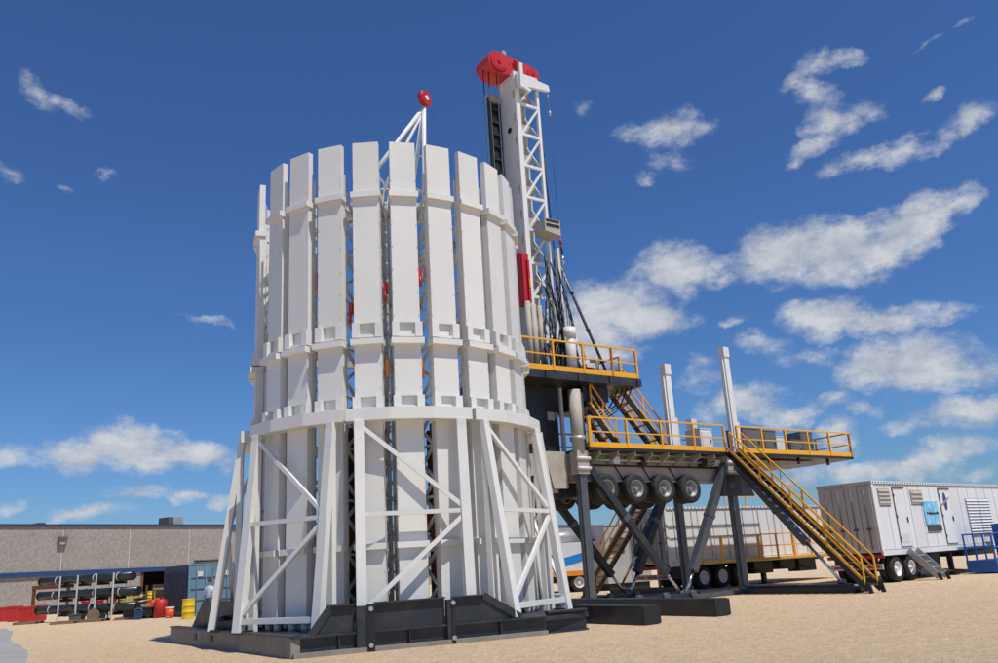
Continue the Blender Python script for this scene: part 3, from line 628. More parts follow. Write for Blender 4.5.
# racking basket, top drive, hoses
bk = MB().plate((-.42, .2, 13.75), (1, 0, 0), (0, 0, 1), [(0, .1), (.75, 0), (.75, .62), (0, .62)], (0, .68, 0)).build('mast_basket', beige, mast)
MB().box(-.36, .28, .18, .198, 14.05, 14.16).box(-.36, .28, .18, .198, 14.26, 14.34).build('basket_slot', black, bk)
td = MB().box(-1.3, -.92, .75, 1.3, 11.0, 13.0).build('top_drive', red, mast)
MB().box(-1.28, -1.2, .66, .75, 11.0, 12.9).box(-1.04, -.95, .66, .75, 11.0, 12.7).build('drive_rail', red, td); MB().box(-1.03, -.97, .63, .659, 11.6, 11.95).build('drive_plate', orange_m, td)
for s, r in ((-1.2, .10), (-.95, .11), (-.66, .09)): MB().tube((s, .62, 8.19), (s, .62, 10.9 if s > -1 else 11.0), r, 14).build('hydraulic_cylinder', beige, mast)
rr = random.Random(9)
for k in range(13):
    s = -.42+.07*k+rr.uniform(-.04, .04); t = .55+rr.uniform(-.15, .15); pts = []
    zt_ = rr.uniform(11.4, 13.3); drift = rr.uniform(-.2, .45)
    for j in range(9):
        f = j/8; pts.append((s+drift*f+.12*math.sin(f*5+k), t-.12*math.sin(f*3.1), zt_+(8.35-zt_)*f))
    MB().path(pts, .03, 6).build('hose', hose_m, mast)
for k in range(6):
    s = -.8+.3*k; pts = [(s, .4, 8.4), (s, .38, 9.1+.12*(k % 3)), (s+.14, .36, 9.35+.12*(k % 3)), (s+.36, .36, 9.3+.1*(k % 2)), (s+.44, .36, 8.9)]
    MB().path(pts, .035, 6).build('hose', hose_m, mast)
for k in range(4): MB().path([(3.0+.0*k, -.2+.25*k, 8.1), (2.6-.1*k, -.1+.2*k, 7.2), (1.6, .1+.1*k, 6.6+.1*k), (.6, .25, 6.9)], .028, 6).build('cable_loop', hose_m, mast)
MB().box(.0, .8, .35, .75, 8.2, 8.75).box(.1, .35, .35, .6, 8.75, 9.3).build('hose_manifold', black, mast)
for k in range(9): MB().box(-.35+.13*k, -.27+.13*k, .55, .75, 9.2+.1*(k % 3), 9.5+.1*(k % 3)).build('fitting', ac_m if k % 3 == 0 else black, mast)
MB().box(.38, .48, .55, .75, 8.2, 13.4).build('hose_mast', white2, mast)

# ------------------------------------------------------------------ staircases
def stair(name, label, top, foot, side, width, n, group=None, rails=True, sm=None, npost=4, tread_m=None, yedge=True, foot_z=0.):
    top, foot, side = V(top), V(foot), V(side).normalized()
    root = thing(name, label, 'staircase', foot, 0, group); T = top-foot; z = V((0, 0, 1)); d = T.normalized()
    sm = sm or black
    for k in (0, 1):
        o = side*(width*k)
        st_ = MB().beam(o+d*.12+z*.05, o+T, .05, .26).build('stringer', sm, root)
        if yedge: MB().beam(o+d*.35+z*.19+side*(.01), o+T+z*.19, .07, .07).build('stringer_cap', yellow, st_)
        MB().beam(o+z*.0, o+z*.22+d*.1, .07, .14).build('stair_foot', black, root)
        if rails:
            for i in range(npost):
                c = o+T*((i+.15)/(npost-.7)); MB().beam(c+z*.1, c+z*1.0, .05, .06).build('post', yellow, root)
            e0, e1 = T*(.15/(npost-.7)), T*((npost-.85)/(npost-.7))
            MB().beam(o+e0+z*1.0, o+e1+z*1.0, .05, .05).build('handrail', yellow, root); MB().beam(o+e0+z*.56, o+e1+z*.56, .04, .04).build('mid_rail', yellow, root)
    h = V((T.x, T.y, 0)).normalized()
    for i in range(1, n):
        c = T*(i/n); c2 = c+side*width
        MB().beam(c+side*.03+z*.02, c2-side*.03+z*.02, .24, .035).build('tread', tread_m or grate_m, root)
    return root
E1 = V((math.cos(AL), math.sin(AL), 0)); E2 = V((-math.sin(AL), math.cos(AL), 0))
stair('access_stair', 'long black stair with yellow handrails from the open yard up to the trailer deck', rw(7.66, -.36, 5.45), rw(7.4, -5.85), E1, .72, 22, npost=5)
stair('access_stair', 'long stair with yellow rails on the rig side facing the white container trailer', rw(7.45, 3.4, 5.45), rw(7.45, 9.2), E1, .72, 20, npost=5, tread_m=dusty)
stair('floor_stair', 'steep stair with yellow rails from trailer deck up to drill floor edge', rw(3.32, .95, 8.12), rw(5.75, .95, 5.51), E2, .7, 9, npost=3, tread_m=yellow)
stair('floor_stair', 'short stair with yellow rails tucked behind the grey leg sleeve', rw(.95, .1, 7.05), rw(2.25, .1, 5.51), E2, .6, 7, npost=3, tread_m=yellow)
# equipment on the rear deck
def cabinet(label, s, t, w, d, h, m, door=True):
    r = thing('equipment_cabinet', label, 'cabinet', rw(s, t, 5.5), AL)
    MB().box(0, w, 0, d, 0, h).build('casing', m, r); MB().box(-.02, w+.02, -.02, d+.02, h, h+.04).build('lid', m, r)
    if door: MB().box(w*.1, w*.9, -.025, -.002, h*.1, h*.9).build('door', m, r); MB().box(w*.78, w*.83, -.05, -.025, h*.45, h*.6).build('handle', black, r)
    return r
cabinet('white cabinet on the trailer deck left of the stair head', 6.9, .3, .7, .8, 1.0, white2)
cabinet('tall slate cabinet on the rear deck next to the stair head', 9.9, .6, 1.2, .9, 1.2, box_m)
cabinet('slate cabinet with orange mark beside a white box on the rear deck', 11.2, .6, .9, .9, 1.15, box_m)
cabinet('white box between two slate cabinets on the rear deck', 12.2, .8, .8, .8, .95, white2, False)
cabinet('low slate cabinet on the rear deck in front of the white box', 13.1, .6, .8, .8, .8, box_m)
cabinet('square slate cabinet at the outer end of the rear deck', 14.0, .7, .9, .8, 1.2, box_m)
# runner beams on the ground
def runner(label, s, t0, t1, w=.5, h=.45):
    r = thing('runner_beam', label, 'beam', rw(s, t0), AL)
    MB().box(-w/2, w/2, .05, t1-t0, 0, h).build('beam_body', skid_m, r); MB().box(-w/2-.03, w/2+.03, .0, .05, .02, h-.02).build('end_cap', black, r)
    return r
runner('black box beam lying on the sand beside the skid corner', -4.0, -7.25, -4.5)
runner('longer black box beam lying behind the shorter one', -1.45, -7.25, 1.0)

# ------------------------------------------------------------------ generator trailers
def generator_trailer(label, corner, ang, L, Z1=4.13, extra=True, rails=False, ladder=True, wheels=(1.1, 2.35), end_m=None):
    r = thing('generator_trailer', label, 'trailer', corner, ang); Wd, Z0 = 2.5, 1.24
    MB().box(.06, L-.06, .06, Wd-.06, Z0, Z1-.02).build('body', white2, r)
    for x in (.0, L-.14):
        for y in (.0, Wd-.06): MB().box(x, x+.14, y, y+.06, Z0-.06, Z1).build('corner_post', white2, r)
    MB().box(0, L, -.02, .08, Z1-.09, Z1+.02).box(0, L, Wd-.08, Wd+.02, Z1-.09, Z1+.02).build('roof_rail', white2, r)
    MB().box(0, L, -.02, .07, Z0-.14, Z0+.06).build('bottom_rail', white2, r)
    MB().box(-.01, .06, .0, Wd, Z1-.12, Z1+.02).build('end_header', grey_m, r)
    # panels of the long side
    MB().box(.14, L-.14, .0585, .0595, Z0+.08, Z1-.1).build('panel_backing', vent_m, r)
    x = .16; k = 0
    while x < L-.4:
        w = 1.02; MB().box(x, min(x+w-.035, L-.16), .035, .058, Z0+.09, Z1-.12).build('side_panel', white2, r); x += w; k += 1
    for i in range(int(L/.24)): MB().box(.1+.24*i, .16+.24*i, -.035, -.021, Z1-.06, Z1-.01).build('roof_bolt', vent_m, r)
    # end doors, greyed in the colour to stand for their shaded side
    for i in range(4):
        y = .08+.585*i; d = MB().box(-.045, .055, y+.015, y+.57, Z0+.02, Z1-.16).build('end_door', end_m or grey_m, r)
        MB().tube((-.07, y+.3, Z0+.1), (-.07, y+.3, Z1-.25), .022, 6).build('lock_rod', steel, d)
        MB().box(-.09, -.046, y+.2, y+.4, Z0+.9, Z0+.98).build('lock_handle', steel, d)
    def louvre(x0, x1, z0, z1, n):
        f = MB().box(x0, x1, .0, .033, z0, z1).build('louvre_panel', grey_m, r); h = (z1-z0)/n
        for i in range(n): MB().plate((x0, -.05, z0+h*i+h*.1), (1, 0, 0), (0, .5, .86), [(0, 0), (x1-x0, 0), (x1-x0, h*.72), (0, h*.72)], (0, .012, -.007)).build('slat', beige if n < 6 else white2, f)
    def door(x0, x1):
        d = MB().box(x0, x1, -.012, .034, Z0+.18, Z1-.28).build('side_door', white2, r); MB().box(x0-.03, x1+.03, -.002, .0345, Z0+.15, Z1-.25).build('door_gasket', vent_m, d)
        MB().box(x1-.12, x1-.07, -.06, -.012, 2.4, 2.62).build('handle', black, d); MB().box(x0-.04, x1+.04, -.05, -.013, Z1-.27, Z1-.22).build('rain_strip', vent_m, d)
        for zz in (1.7, 2.6, 3.5): MB().box(x0-.02, x0+.03, -.03, -.013, zz, zz+.12).build('hinge', steel, d)
        return d
    if extra:
        louvre(.45, 1.45, 3.2, 3.85, 4); louvre(3.35, 4.45, 3.25, 3.8, 3)
        d1 = door(1.75, 2.7); MB().box(1.85, 2.5, -.02, -.013, 1.55, 1.95).build('notice', strap_m, d1)
        d2 = door(6.15, 7.2)
        louvre(8.9, 10.2, 1.75, 3.45, 12); louvre(10.28, 11.6, 1.75, 3.45, 12)
        sg = MB().box(4.35, 5.75, -.02, .033, 2.28, 3.3).build('picture_sign', signblue, r)
        MB().box(4.45, 5.8, -.02, .033, 1.98, 2.26).build('picture_strip', signdark, sg)
        rs = random.Random(1); wv = MB(); px = 4.55
        while px < 5.65:
            w = rs.uniform(.05, .13); wv.box(px, px+w, -.026, -.021, 2.72+rs.uniform(-.02, .03), 2.8+rs.uniform(-.01, .05)); px += w*.85
        wv.box(4.5, 5.7, -.026, -.021, 2.745, 2.775); wv.build('sign_lettering', signdark, sg)
        lg = MB()
        n = 20; c = (6.62, -.014, 3.3)
        lg.plate(c, (1, 0, 0), (0, 0, 1), [(.19*math.cos(2*math.pi*i/n), .42*math.sin(2*math.pi*i/n)) for i in range(n)], (0, .004, 0))
        lo = lg.build('logo', logo_m, d2); lo.location = (0, -.003, 0)
        MB().plate((6.62, -.024, 3.3), (.92, 0, .38), (-.38, 0, .92), [(-.45, -.05), (.45, -.05), (.45, .05), (-.45, .05)], (0, .004, 0)).build('logo_band', logo2_m, d2)
    if extra:
        for x0, x1, z0_ in ((.5, 1.45, 3.08), (3.35, 4.45, 3.12), (4.35, 5.75, 1.9)):
            for k in range(6): MB().box(x0+(x1-x0)*k/6, x0+(x1-x0)*k/6+.07, .02, .0345, z0_, z0_+.05).build('rivet_head', vent_m, r)
        MB().box(3.4, 5.6, .25, 1.0, .45, .98).build('fuel_tank', black, r); MB().tube((5.9, .6, .3), (8.6, .5, .12), .06, 8).tube((5.9, .3, .25), (7.9, .2, .07), .05, 8).build('power_cable', hose_m, r)
        MB().box(8.2, 11.8, .3, 2.2, .8, 1.0).build('under_tray', black, r)
    if rails:
        wk = MB().box(1.2, L-.5, -.95, -.03, Z0-.08, Z0+.02).build('walkway', yellow, r)
        for i in range(9):
            x = 1.25+(L-1.8)*i/8; MB().beam((x, -.9, Z0+.02), (x, -.9, Z0+1.12), .14 if i % 2 else .08, .06).build('walkway_post', yellow, wk)
        for zz in (.56, 1.1): MB().beam((1.25, -.9, Z0+zz), (L-.55, -.9, Z0+zz), .05).build('walkway_rail', yellow, wk)
        for i in range(6):
            x = L*.35+(L*.62)*i/5; MB().beam((x, .1, Z1), (x, .1, Z1+.95), .05).build('roof_post', yellow, r)
        for zz in (.5, .95): MB().beam((L*.35, .1, Z1+zz), (L*.97, .1, Z1+zz), .05).build('roof_handrail', yellow, r)
    # running gear
    fr = MB().box(.2, L-.3, .55, .75, .98, Z0).box(.2, L-.3, Wd-.75, Wd-.55, .98, Z0).build('frame_rail', black, r)
    for x in [1+1.5*i for i in range(int(L/1.5)-1)]: MB().box(x, x+.1, .75, Wd-.75, 1.02, 1.2).build('cross_member', black, fr)
    for x in wheels:
        for t, fl_ in ((.17, False), (.5, False), (Wd-.17, True), (Wd-.5, True)): wheel(r, x, t, .53, fl_, me_rimw, .96)
        place('axle', me_ax, r, (x, .1, .53))
        MB().box(x-.06, x+.06, .58, .72, .5, 1.0).box(x-.06, x+.06, Wd-.72, Wd-.58, .5, 1.0).build('hanger', black, r)
    MB().box(-.02, .06, .1, Wd-.1, .55, .78).build('bumper', grey_m, r); 
    for y in (.2, .95, 1.7): MB().box(-.03, -.021, y, y+.55, .62, .70).build('reflector_strip', redlamp_m, r)
    MB().box(.0, .1, .3, .4, .7, 1.0).box(.0, .1, Wd-.4, Wd-.3, .7, 1.0).build('bumper_hanger', black, r)
    MB().box(-.015, .06, .0, Wd, 1.0, 1.14).build('light_bar', redlamp_m, r)
    for y in (.35, Wd-.55): MB().beam((6.8 if L > 9 else L-1.5, y, .04), (6.8 if L > 9 else L-1.5, y, 1.0), .2).box((6.8 if L > 9 else L-1.5)-.25, (6.8 if L > 9 else L-1.5)+.25, y-.2, y+.2, 0, .05).build('landing_leg', black, r)
    return r
gc = gnd(888.5, 583.5)
GA = R_(40)
gt = generator_trailer('white generator trailer with louvres, blue picture sign and wide double rear wheels', gc, GA, 14.2)
# ladder against the trailer
E1g = V((math.cos(GA), math.sin(GA), 0)); E2g = V((-math.sin(GA), math.cos(GA), 0))
def gpt(x, y, z=0.): return gc+E1g*x+E2g*y+V((0, 0, z))
ld = stair('trailer_steps', 'grey metal steps leaning on the generator trailer door', gpt(2.0, -.1, 1.25), gpt(2.0, -1.25, 0), E1g, .72, 5, rails=False, sm=ac_m, tread_m=ac_m, yedge=False)
# blue platform beside it
bl = thing('blue_platform', 'blue steel work platform with guard rails next to the generator trailer', 'platform', gpt(6.9, -1.6), GA)
MB().box(0, 4.2, 0, 1.3, .06, .6).build('platform_base', blue_m, bl)
for x in (.05, 1.1, 2.2, 3.2): 
    for y in (.05, 1.25): MB().beam((x, y, .6), (x, y, 1.75), .06).build('post', blue_m, bl)
for zz in (1.15, 1.75):
    for y in (.05, 1.25): MB().beam((0, y, zz), (3.3, y, zz), .06).build('guard_rail', blue_m, bl)
    MB().beam((.03, .05, zz), (.03, 1.25, zz), .06).build('guard_rail', blue_m, bl)
MB().box(3.35, 4.15, .1, 1.2, .6, 2.2).build('control_tower', blue_m, bl)
MB().plate((0, -.004, 0), (1, 0, 0), (0, 0, 1), [(1.0, .28), (1.3, .28), (1.3, .42), (1.0, .42)], (0, .003, 0)).build('decal', ac_m, bl)
# second trailer behind the rig
c2 = rw(9.3, 5.2)
t2 = generator_trailer('white container trailer with yellow walkway rails standing behind the rig', c2, AL, 12.4, Z1=3.75, extra=False, rails=True, wheels=(2.2, 3.5, 4.8))
for x0, x1, zz in ((.3, 1.3, .55), (6.0, 7.4, .5), (8.0, 9.2, .62), (9.5, 10.9, .45)): MB().box(x0, x1, .2, .9, zz, 1.16).build('under_locker', black, t2)
for x in (5.6, 7.8, 9.35): MB().tube((x, .15, .75), (x+.9, .1, .62), .05, 8).build('air_hose', hose_m, t2)
for k in range(10): MB().box(.55+1.2*k, .6+1.2*k, .0, .034, 1.4, 3.6).build('side_rib', grey_m, t2)
# mud pump unit with blue stripe
pu = thing('pump_unit', 'white pump unit with blue zigzag stripe behind the rig legs', 'trailer', V((-1.0, 46.5, 0)), R_(8))
MB().box(0, 6.8, 0, 2.4, 1.1, 2.6).build('body', white2, pu); MB().box(0, 6.8, -.03, 2.4, .85, 1.1).build('skirt', orange_m, pu)
MB().plate((0, -.03, 1.1), (1, 0, 0), (0, 0, 1), [(2.6, .75), (3.3, .3), (3.9, .3), (6.7, .95), (6.7, 1.35), (3.9, .72), (3.5, .72), (2.6, 1.25)], (0, .026, 0)).build('blue_stripe', stripe_m, pu)
MB().box(.1, 6.7, .3, 2.1, .5, .85).build('frame', black, pu)
for x in (1.2, 2.5, 4.6, 5.9):
    wheel(pu, x, .2, .5, False, me_rimw, .9); wheel(pu, x, 2.2, .5, True, me_rimw, .9)
MB().tube((2.8, 1.2, 2.9), (4.9, 1.2, 2.9), .35, 16).build('silencer', ac_m, pu); MB().box(.2, 2.6, .2, 2.2, 2.6, 2.72).box(5.0, 6.6, .2, 2.2, 2.6, 2.7).build('roof_rack', black, pu)
MB().box(3.0, 3.2, 1.1, 1.3, 2.58, 2.7).box(4.4, 4.6, 1.1, 1.3, 2.58, 2.7).build('silencer_stand', black, pu)
gb = thing('control_cabin', 'grey control cabin with dark vent behind the rig legs', 'cabin', V((5.0, 46.2, 0)), R_(20))
MB().box(.0, 2.6, 0, 2.3, .35, 3.35).build('wall', grey_m, gb); MB().box(-.05, 2.65, -.05, 2.35, 3.35, 3.43).build('roof', grey_m, gb); MB().box(.3, 1.1, -.03, -.002, 1.9, 2.7).build('vent', vent_m, gb); MB().box(.1, 2.5, .1, 2.2, 0, .35).build('skid', black, gb)
MB().box(1.4, 2.2, -.03, -.002, .5, 2.6).build('door', grey_m, gb)
yr = thing('yellow_guard', 'yellow guard frame beside the grey control cabin', 'guard rail', V((7.2, 43.3, 0)), R_(25))
for x in (0, 1.5): MB().beam((x, 0, 0), (x, 0, 2.7), .12).build('post', yellow, yr)
for zz in (1.0, 1.8, 2.66): MB().beam((0, 0, zz), (1.5, 0, zz), .1).build('rail', yellow, yr)
# pallets of gear beneath the second trailer
cr_ = thing('parts_crate', 'open steel crate of pipes standing past the trailer wheels', 'crate', V((17.6, 39.2, 0)), R_(36))
for x in (0, 2.6):
    for y in (0, 1.1): MB().beam((x, y, 0), (x, y, 1.05), .1).build('corner_post', beige, cr_)
for zz in (.3, .65, 1.0):
    for y in (0, 1.1): MB().beam((0, y, zz), (2.6, y, zz), .08).build('rail', ac_m, cr_)
for i in range(5): MB().tube((.1, .15+.2*i, .42), (2.5, .15+.2*i, .42), .08, 8).build('pipe', beige if i % 2 else orange_m, cr_)
MB().box(.0, 2.6, .0, 1.1, .26, .3).build('base', ac_m, cr_)

# ------------------------------------------------------------------ shop building and the yard in front of it
BA, BBv = V((-36.7, 61.2, 0)), V((6.8, 118.8, 0)); bd = (V((-24.7, 77.1, 0))-BA).normalized(); ba = math.atan2(bd.y, bd.x)
shop = thing('workshop_building', 'long flat roofed workshop of pebbled concrete panels with blue bands', 'building', BA-bd*30, ba)
LB = 135; PW = 9.0; HB = 6.35; ZB = 2.9
def wall_u(x, y=526):
    r = ray(x, y); nrm = V((bd.y, -bd.x, 0)); P = BA-bd*30; t = P.dot(nrm)/r.dot(nrm); q = r*t; return (q-P).dot(bd), q.z+EYE
uj = [wall_u(q)[0] for q in (64, 129, 190)]; PW = (uj[2]-uj[0])/2; off = uj[0]-PW*int(uj[0]/PW)
n = int((LB-off)/PW); oa, ob = wall_u(140, 600)[0], wall_u(250, 600)[0]
for i in range(n+1): MB().box(off+i*PW-.03, off+i*PW+.03, .02, .1, ZB+.2, HB).build('joint_sealant', strap_m, shop)
pmu = me_of(B(.03, PW-.03, 0, .3, ZB+.18, HB), 'wall_panel', wall_m)
for i in range(n):
    place('wall_panel', pmu, shop, (off+i*PW, 0, 0)); a, b = off+i*PW+.025, off+(i+1)*PW-.025
    for a, b in ((a, min(b, oa)), (max(a, ob), b)):
        if b-a > .2: MB().box(a, b, .06, .3, 0, ZB).build('wall_panel', wall_m, shop)
MB().box(0, LB, .31, 18, .0, .1).build('floor', pave_m, shop)
MB().box(0, LB, .31, 18, HB-.3, HB-.15).build('roof', ac_m, shop)
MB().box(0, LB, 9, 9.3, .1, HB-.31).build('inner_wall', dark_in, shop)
MB().box(0, .3, .31, 18, .1, HB-.31).box(LB-.3, LB, .31, 18, .1, HB-.31).box(0, LB, 17.7, 18, .1, HB-.31).build('rear_wall', wall_m, shop)
MB().box(-.1, LB, -.12, .32, HB, HB+.2).build('parapet_cap', bluetrim, shop)
MB().box(-.1, LB, -.1, .05, ZB-.14, ZB+.2).build('blue_band', bluetrim, shop)
for q in (oa+.1, (oa+ob)/2, ob-.1): MB().box(q-.12, q+.12, .05, .3, 0, ZB-.14).build('bay_post', rust_m, shop)
for k in range(7): MB().box(oa+.5+2.2*k, oa+2.3+2.2*k, 2.5, 3.3, .1, 1.2+.55*(k % 3)).build('bay_shelf', wood_m if k % 2 else rust_m, shop)
def shop_pt(u, v=0., z=0.): return (BA-bd*30)+bd*u+V((-bd.y, bd.x, 0))*v+V((0, 0, z))
ul, zl = wall_u(61, 541)
lt = MB().plate((ul-.3, -.002, zl), (1, 0, 0), (0, 0, 1), [(0, -.3), (.55, -.3), (.7, .3), (.1, .3)], (0, -.28, 0)).build('wall_lamp', vent_m, shop)
MB().box(ul-.2, ul+.2, -.3, -.283, zl-.27, zl-.1).build('lamp_glass', ac_m, lt)
for xa, xb, ya, lab in ((43, 63, 523.3, 'low white roof unit on the workshop parapet'), (172, 187, 517.5, 'silver rooftop air handler above the workshop wall')):
    ua, ub = wall_u(xa)[0], wall_u(xb)[0]; zz = wall_u(xa, ya)[1]
    ru = thing('roof_unit', lab, 'roof unit', shop_pt(ua, .6, HB-.15), ba)
    hh = (zz-HB)+.25
    MB().box(0, (ub-ua)*.28, 0, 1.5, 0, hh).build('intake', vent_m, ru); MB().box((ub-ua)*.3, ub-ua, 0, 1.5, 0, hh).build('casing', ac_m if xa > 100 else white2, ru)
# shipping container
cc = gnd(187, 617.2)
ct = thing('shipping_container', 'blue shipping container with closed doors in front of the workshop', 'container', cc, R_(33))
MB().box(.0, 2.4, .12, 6.0, .12, 2.58).build('shell', shadeblue_m, ct)
for i in range(20): MB().box(-.04, -.001, .25+.29*i, .40+.29*i, .25, 2.45).build('corrugation', shadeblue_m, ct)
for i in range(2):
    x = .1+1.1*i; dr = MB().box(x, x+1.08, .0, .11, .2, 2.5).build('door', cont_m, ct)
    for j in range(2): MB().tube((x+.3+.45*j, -.04, .22), (x+.3+.45*j, -.04, 2.48), .025, 6).build('lock_rod', cont_m, dr)
    for zz in (.75, 1.3, 1.85): MB().box(x+.04, x+1.04, -.025, -.002, zz, zz+.05).build('door_rib', shadeblue_m, dr)
    MB().box(x+.35+.2*i, x+.6+.25*i, -.03, -.003, 1.95, 2.2).build('placard', strap_m, dr)
for x in (0, 2.3): MB().box(x, x+.1, -.02, .11, 0, 2.6).build('corner_post', cont_m, ct)
MB().box(.1, 2.3, -.02, .11, 2.5, 2.6).build('door_header', cont_m, ct); MB().box(.1, 2.3, -.02, .11, .02, .18).build('door_sill', cont_m, ct)
MB().box(.1, 2.3, .2, 5.9, 0, .12).build('floor_frame', black, ct)
js = thing('scrap_bundle', 'dark bundle of scrap lying on the container roof', 'scrap', cc+V((.0, .6, 2.585)), R_(33))
rr = random.Random(3)
for i in range(9): MB().tube((rr.uniform(0, .5), rr.uniform(0, 1), .05+.06*(i % 3)), (rr.uniform(1.2, 2), rr.uniform(0, 1), .05+.07*(i % 3)), .05, 6).build('scrap_bar', vent_m, js)
# drum, cooler, bucket
def drum(label, p, m, r=.29, h=.88, name='drum', cat='drum', lid=None):
    d = thing(name, label, cat, p)
    MB().lathe([(0, 0), (r*.97, 0), (r, .03), (r*.97, .06), (r*.97, h*.32), (r*1.02, h*.335), (r*.97, h*.35), (r*.97, h*.64), (r*1.02, h*.655), (r*.97, h*.67), (r*.97, h-.05), (r, h-.02), (r, h), (r*.93, h), (r*.93, h-.03), (0, h-.03)], 'z', n=20).build('barrel', m, d)
    MB().tube((r*.5, 0, h-.03), (r*.5, 0, h+.0), .04, 8).build('bung', lid or black, d); return d
drum('yellow steel drum standing before the blue container', gnd(188, 618.6), drum_y, .3, .92)
MB().box(-.18, .18, -.312, -.306, .55, .68).build('drum_label', vent_m, bpy.data.objects['drum'])
ck = thing('drink_cooler', 'orange drink cooler with white lid on the ground', 'cooler', gnd(169.5, 618))
MB().lathe([(0, 0), (.2, 0), (.22, .45), (0, .45)], 'z', n=16).build('barrel', cooler_m, ck); MB().tube((0, 0, .45), (0, 0, .54), .23, 16).build('lid', strap_m, ck); MB().tube((0, -.2, .08), (0, -.28, .08), .025, 8).build('tap', strap_m, ck)
bu = thing('bucket', 'blue plastic bucket on the ground by the pipe rack', 'bucket', gnd(138, 619.5))
MB().lathe([(0, 0), (.17, 0), (.22, .42), (.24, .42), (.2, .4), (.15, .03), (0, .03)], 'z', n=16).build('pail', blue_m, bu); MB().path([(.22*math.cos(a), 0, .4+.15*math.sin(a)) for a in [math.pi*i/8 for i in range(9)]], .012, 5).build('handle', ac_m, bu)
pg = thing('plastic_jug', 'pale green plastic jug at the foot of the pipe rack', 'jug', gnd(101, 620.5))
MB().lathe([(0, 0), (.2, 0), (.22, .1), (.22, .38), (.08, .52), (.06, .6), (0, .6)], 'z', n=14).build('bottle', green_m, pg); MB().tube((0, 0, .6), (0, 0, .66), .07, 10).build('cap', strap_m, pg)
# pipe rack with black pipes
pr0, pr1 = gnd(38, 623.0), gnd(136, 619.4); rdir = (pr1-pr0); rl = rdir.length; rang = math.atan2(rdir.y, rdir.x)
rk = thing('pipe_rack', 'steel rack of pale posts and dark arms in front of the workshop', 'rack', pr0, rang)
posts = [(62-36)/104, (81-36)/104, (101-36)/104, (119-36)/104]
for f in posts:
    x = rl*f
    for y in (-.26, .62): MB().beam((x, y, 0), (x, y, 2.42), .06).build('post', strap_m, rk)
    for zz in (.36, 1.13, 1.9): MB().beam((x, -.22, zz), (x, .58, zz), .12, .14).build('arm', black, rk)
for i, zz in enumerate((.43, 1.2, 1.97)):
    r = .23
    for j in range(1):
        o = thing('steel_pipe', 'long black coated pipe on the '+('bottom', 'middle', 'top')[i]+' tier of the rack', 'pipe', pr0+rdir.normalized()*(-.1+.05*i)+V((-math.sin(rang), math.cos(rang), 0))*(.05+.5*j)+V((0, 0, zz+r)), rang, 'black pipes on the rack')
        ln_ = rl+(-.45 if i == 2 else .1)
        MB().tube((0, 0, 0), (ln_, 0, 0), r, 20).build('pipe_body', pipe_m, o)
        for q in (.13, .55, .8): MB().tube((ln_*q+.2*i, 0, 0), (ln_*q+.07+.2*i, 0, 0), r+.008, 20).build('pipe_band', strap_m, o)
        MB().tube((-.06, 0, 0), (.0, 0, 0), r*1.05, 20).build('pipe_cap', black, o)
# junk and pallets around the rack
def pallet(label, p, rz=0.):
    o = thing('pallet', label, 'pallet', p, rz)
    for i in range(6): MB().box(.21*i, .21*i+.15, 0, 1.0, .11, .135).build('board', wood_m, o)
    for y in (0, .45, .92): MB().box(0, 1.2, y, y+.08, .02, .11).build('bearer', wood_m, o)
    for y in (0, .9): MB().box(0, 1.2, y, y+.1, 0, .02).build('foot_board', wood_m, o)
    return o
pallet('weathered wooden pallet under the bottom pipe end', gnd(49, 625), .05); pallet('wooden pallet lying left of the pipe rack by the red boxes', gnd(12, 625.3), .0)
pallet('wooden pallet below the middle of the pipe rack', gnd(78, 622.8), -.05); pallet('wooden pallet with gear at the right foot of the rack', gnd(114, 620.5), 0.)
def crate(label, p, rz, w, d, h, m, g=None):
    o = thing('plastic_crate', label, 'crate', p, rz, g); MB().box(0, w, 0, d, .04, h).build('bin', m, o)
    MB().box(-.03, w+.03, -.03, d+.03, h-.09, h).build('rim', m, o)
    for x in (.0, w/2-.04, w-.08): MB().box(x, x+.08, -.025, -.002, .04, h-.09).build('rib', m, o)
    MB().box(.1, .25, .1, d-.1, 0, .04).box(w-.25, w-.1, .1, d-.1, 0, .04).build('runner', black, o); return o
for i, x in enumerate((-14, -1, 11, 23)):
    crate('red plastic barrier box in the row beside the pipe rack', gnd(x, 622.8)+V((0, .6, 0)), .02, .64, .7, .86+.05*(i % 2), redp, 'red boxes left of the pipe rack')
# shelf rack behind with red and yellow drums
sr0 = gnd(58, 619.2)+V((0, 2.2, 0)); 
sr = thing('shelf_rack', 'rusty shelf rack behind the pipes carrying red and yellow drums', 'rack', sr0, rang*.5)
for x in (0, 2.5, 5.0): MB().beam((x, 0, 0), (x, 0, 1.7), .09).beam((x, .7, 0), (x, .7, 1.7), .09).build('upright', rust_m, sr)
MB().box(-.05, 5.1, -.05, .75, .62, .72).build('shelf', rust_m, sr)
for i in range(6):
    dd = drum(('red' if i < 3 else 'yellow')+' drum in a row on the rusty shelf rack', sr0+V((.4+.82*i, .35, .72)), redp if i < 3 else drum_y, .3, .6)
    dd['group'] = ('red' if i < 3 else 'yellow')+' drums on the shelf rack'
# rusty frame at far left
fr_ = thing('rusty_frame', 'rusty steel portal frame standing by the workshop wall', 'frame', gnd(9, 621)+V((0, 2.6, 0)), rang*.3)
MB().beam((0, 0, 0), (0, 0, 1.85), .16).build('upright', rust_m, fr_); MB().beam((2.5, 0, 0), (2.5, 0, 1.85), .16).build('upright', rust_m, fr_); MB().beam((-.1, 0, 1.95), (2.75, 0, 1.95), .22, .26).build('lintel', rust_m, fr_)
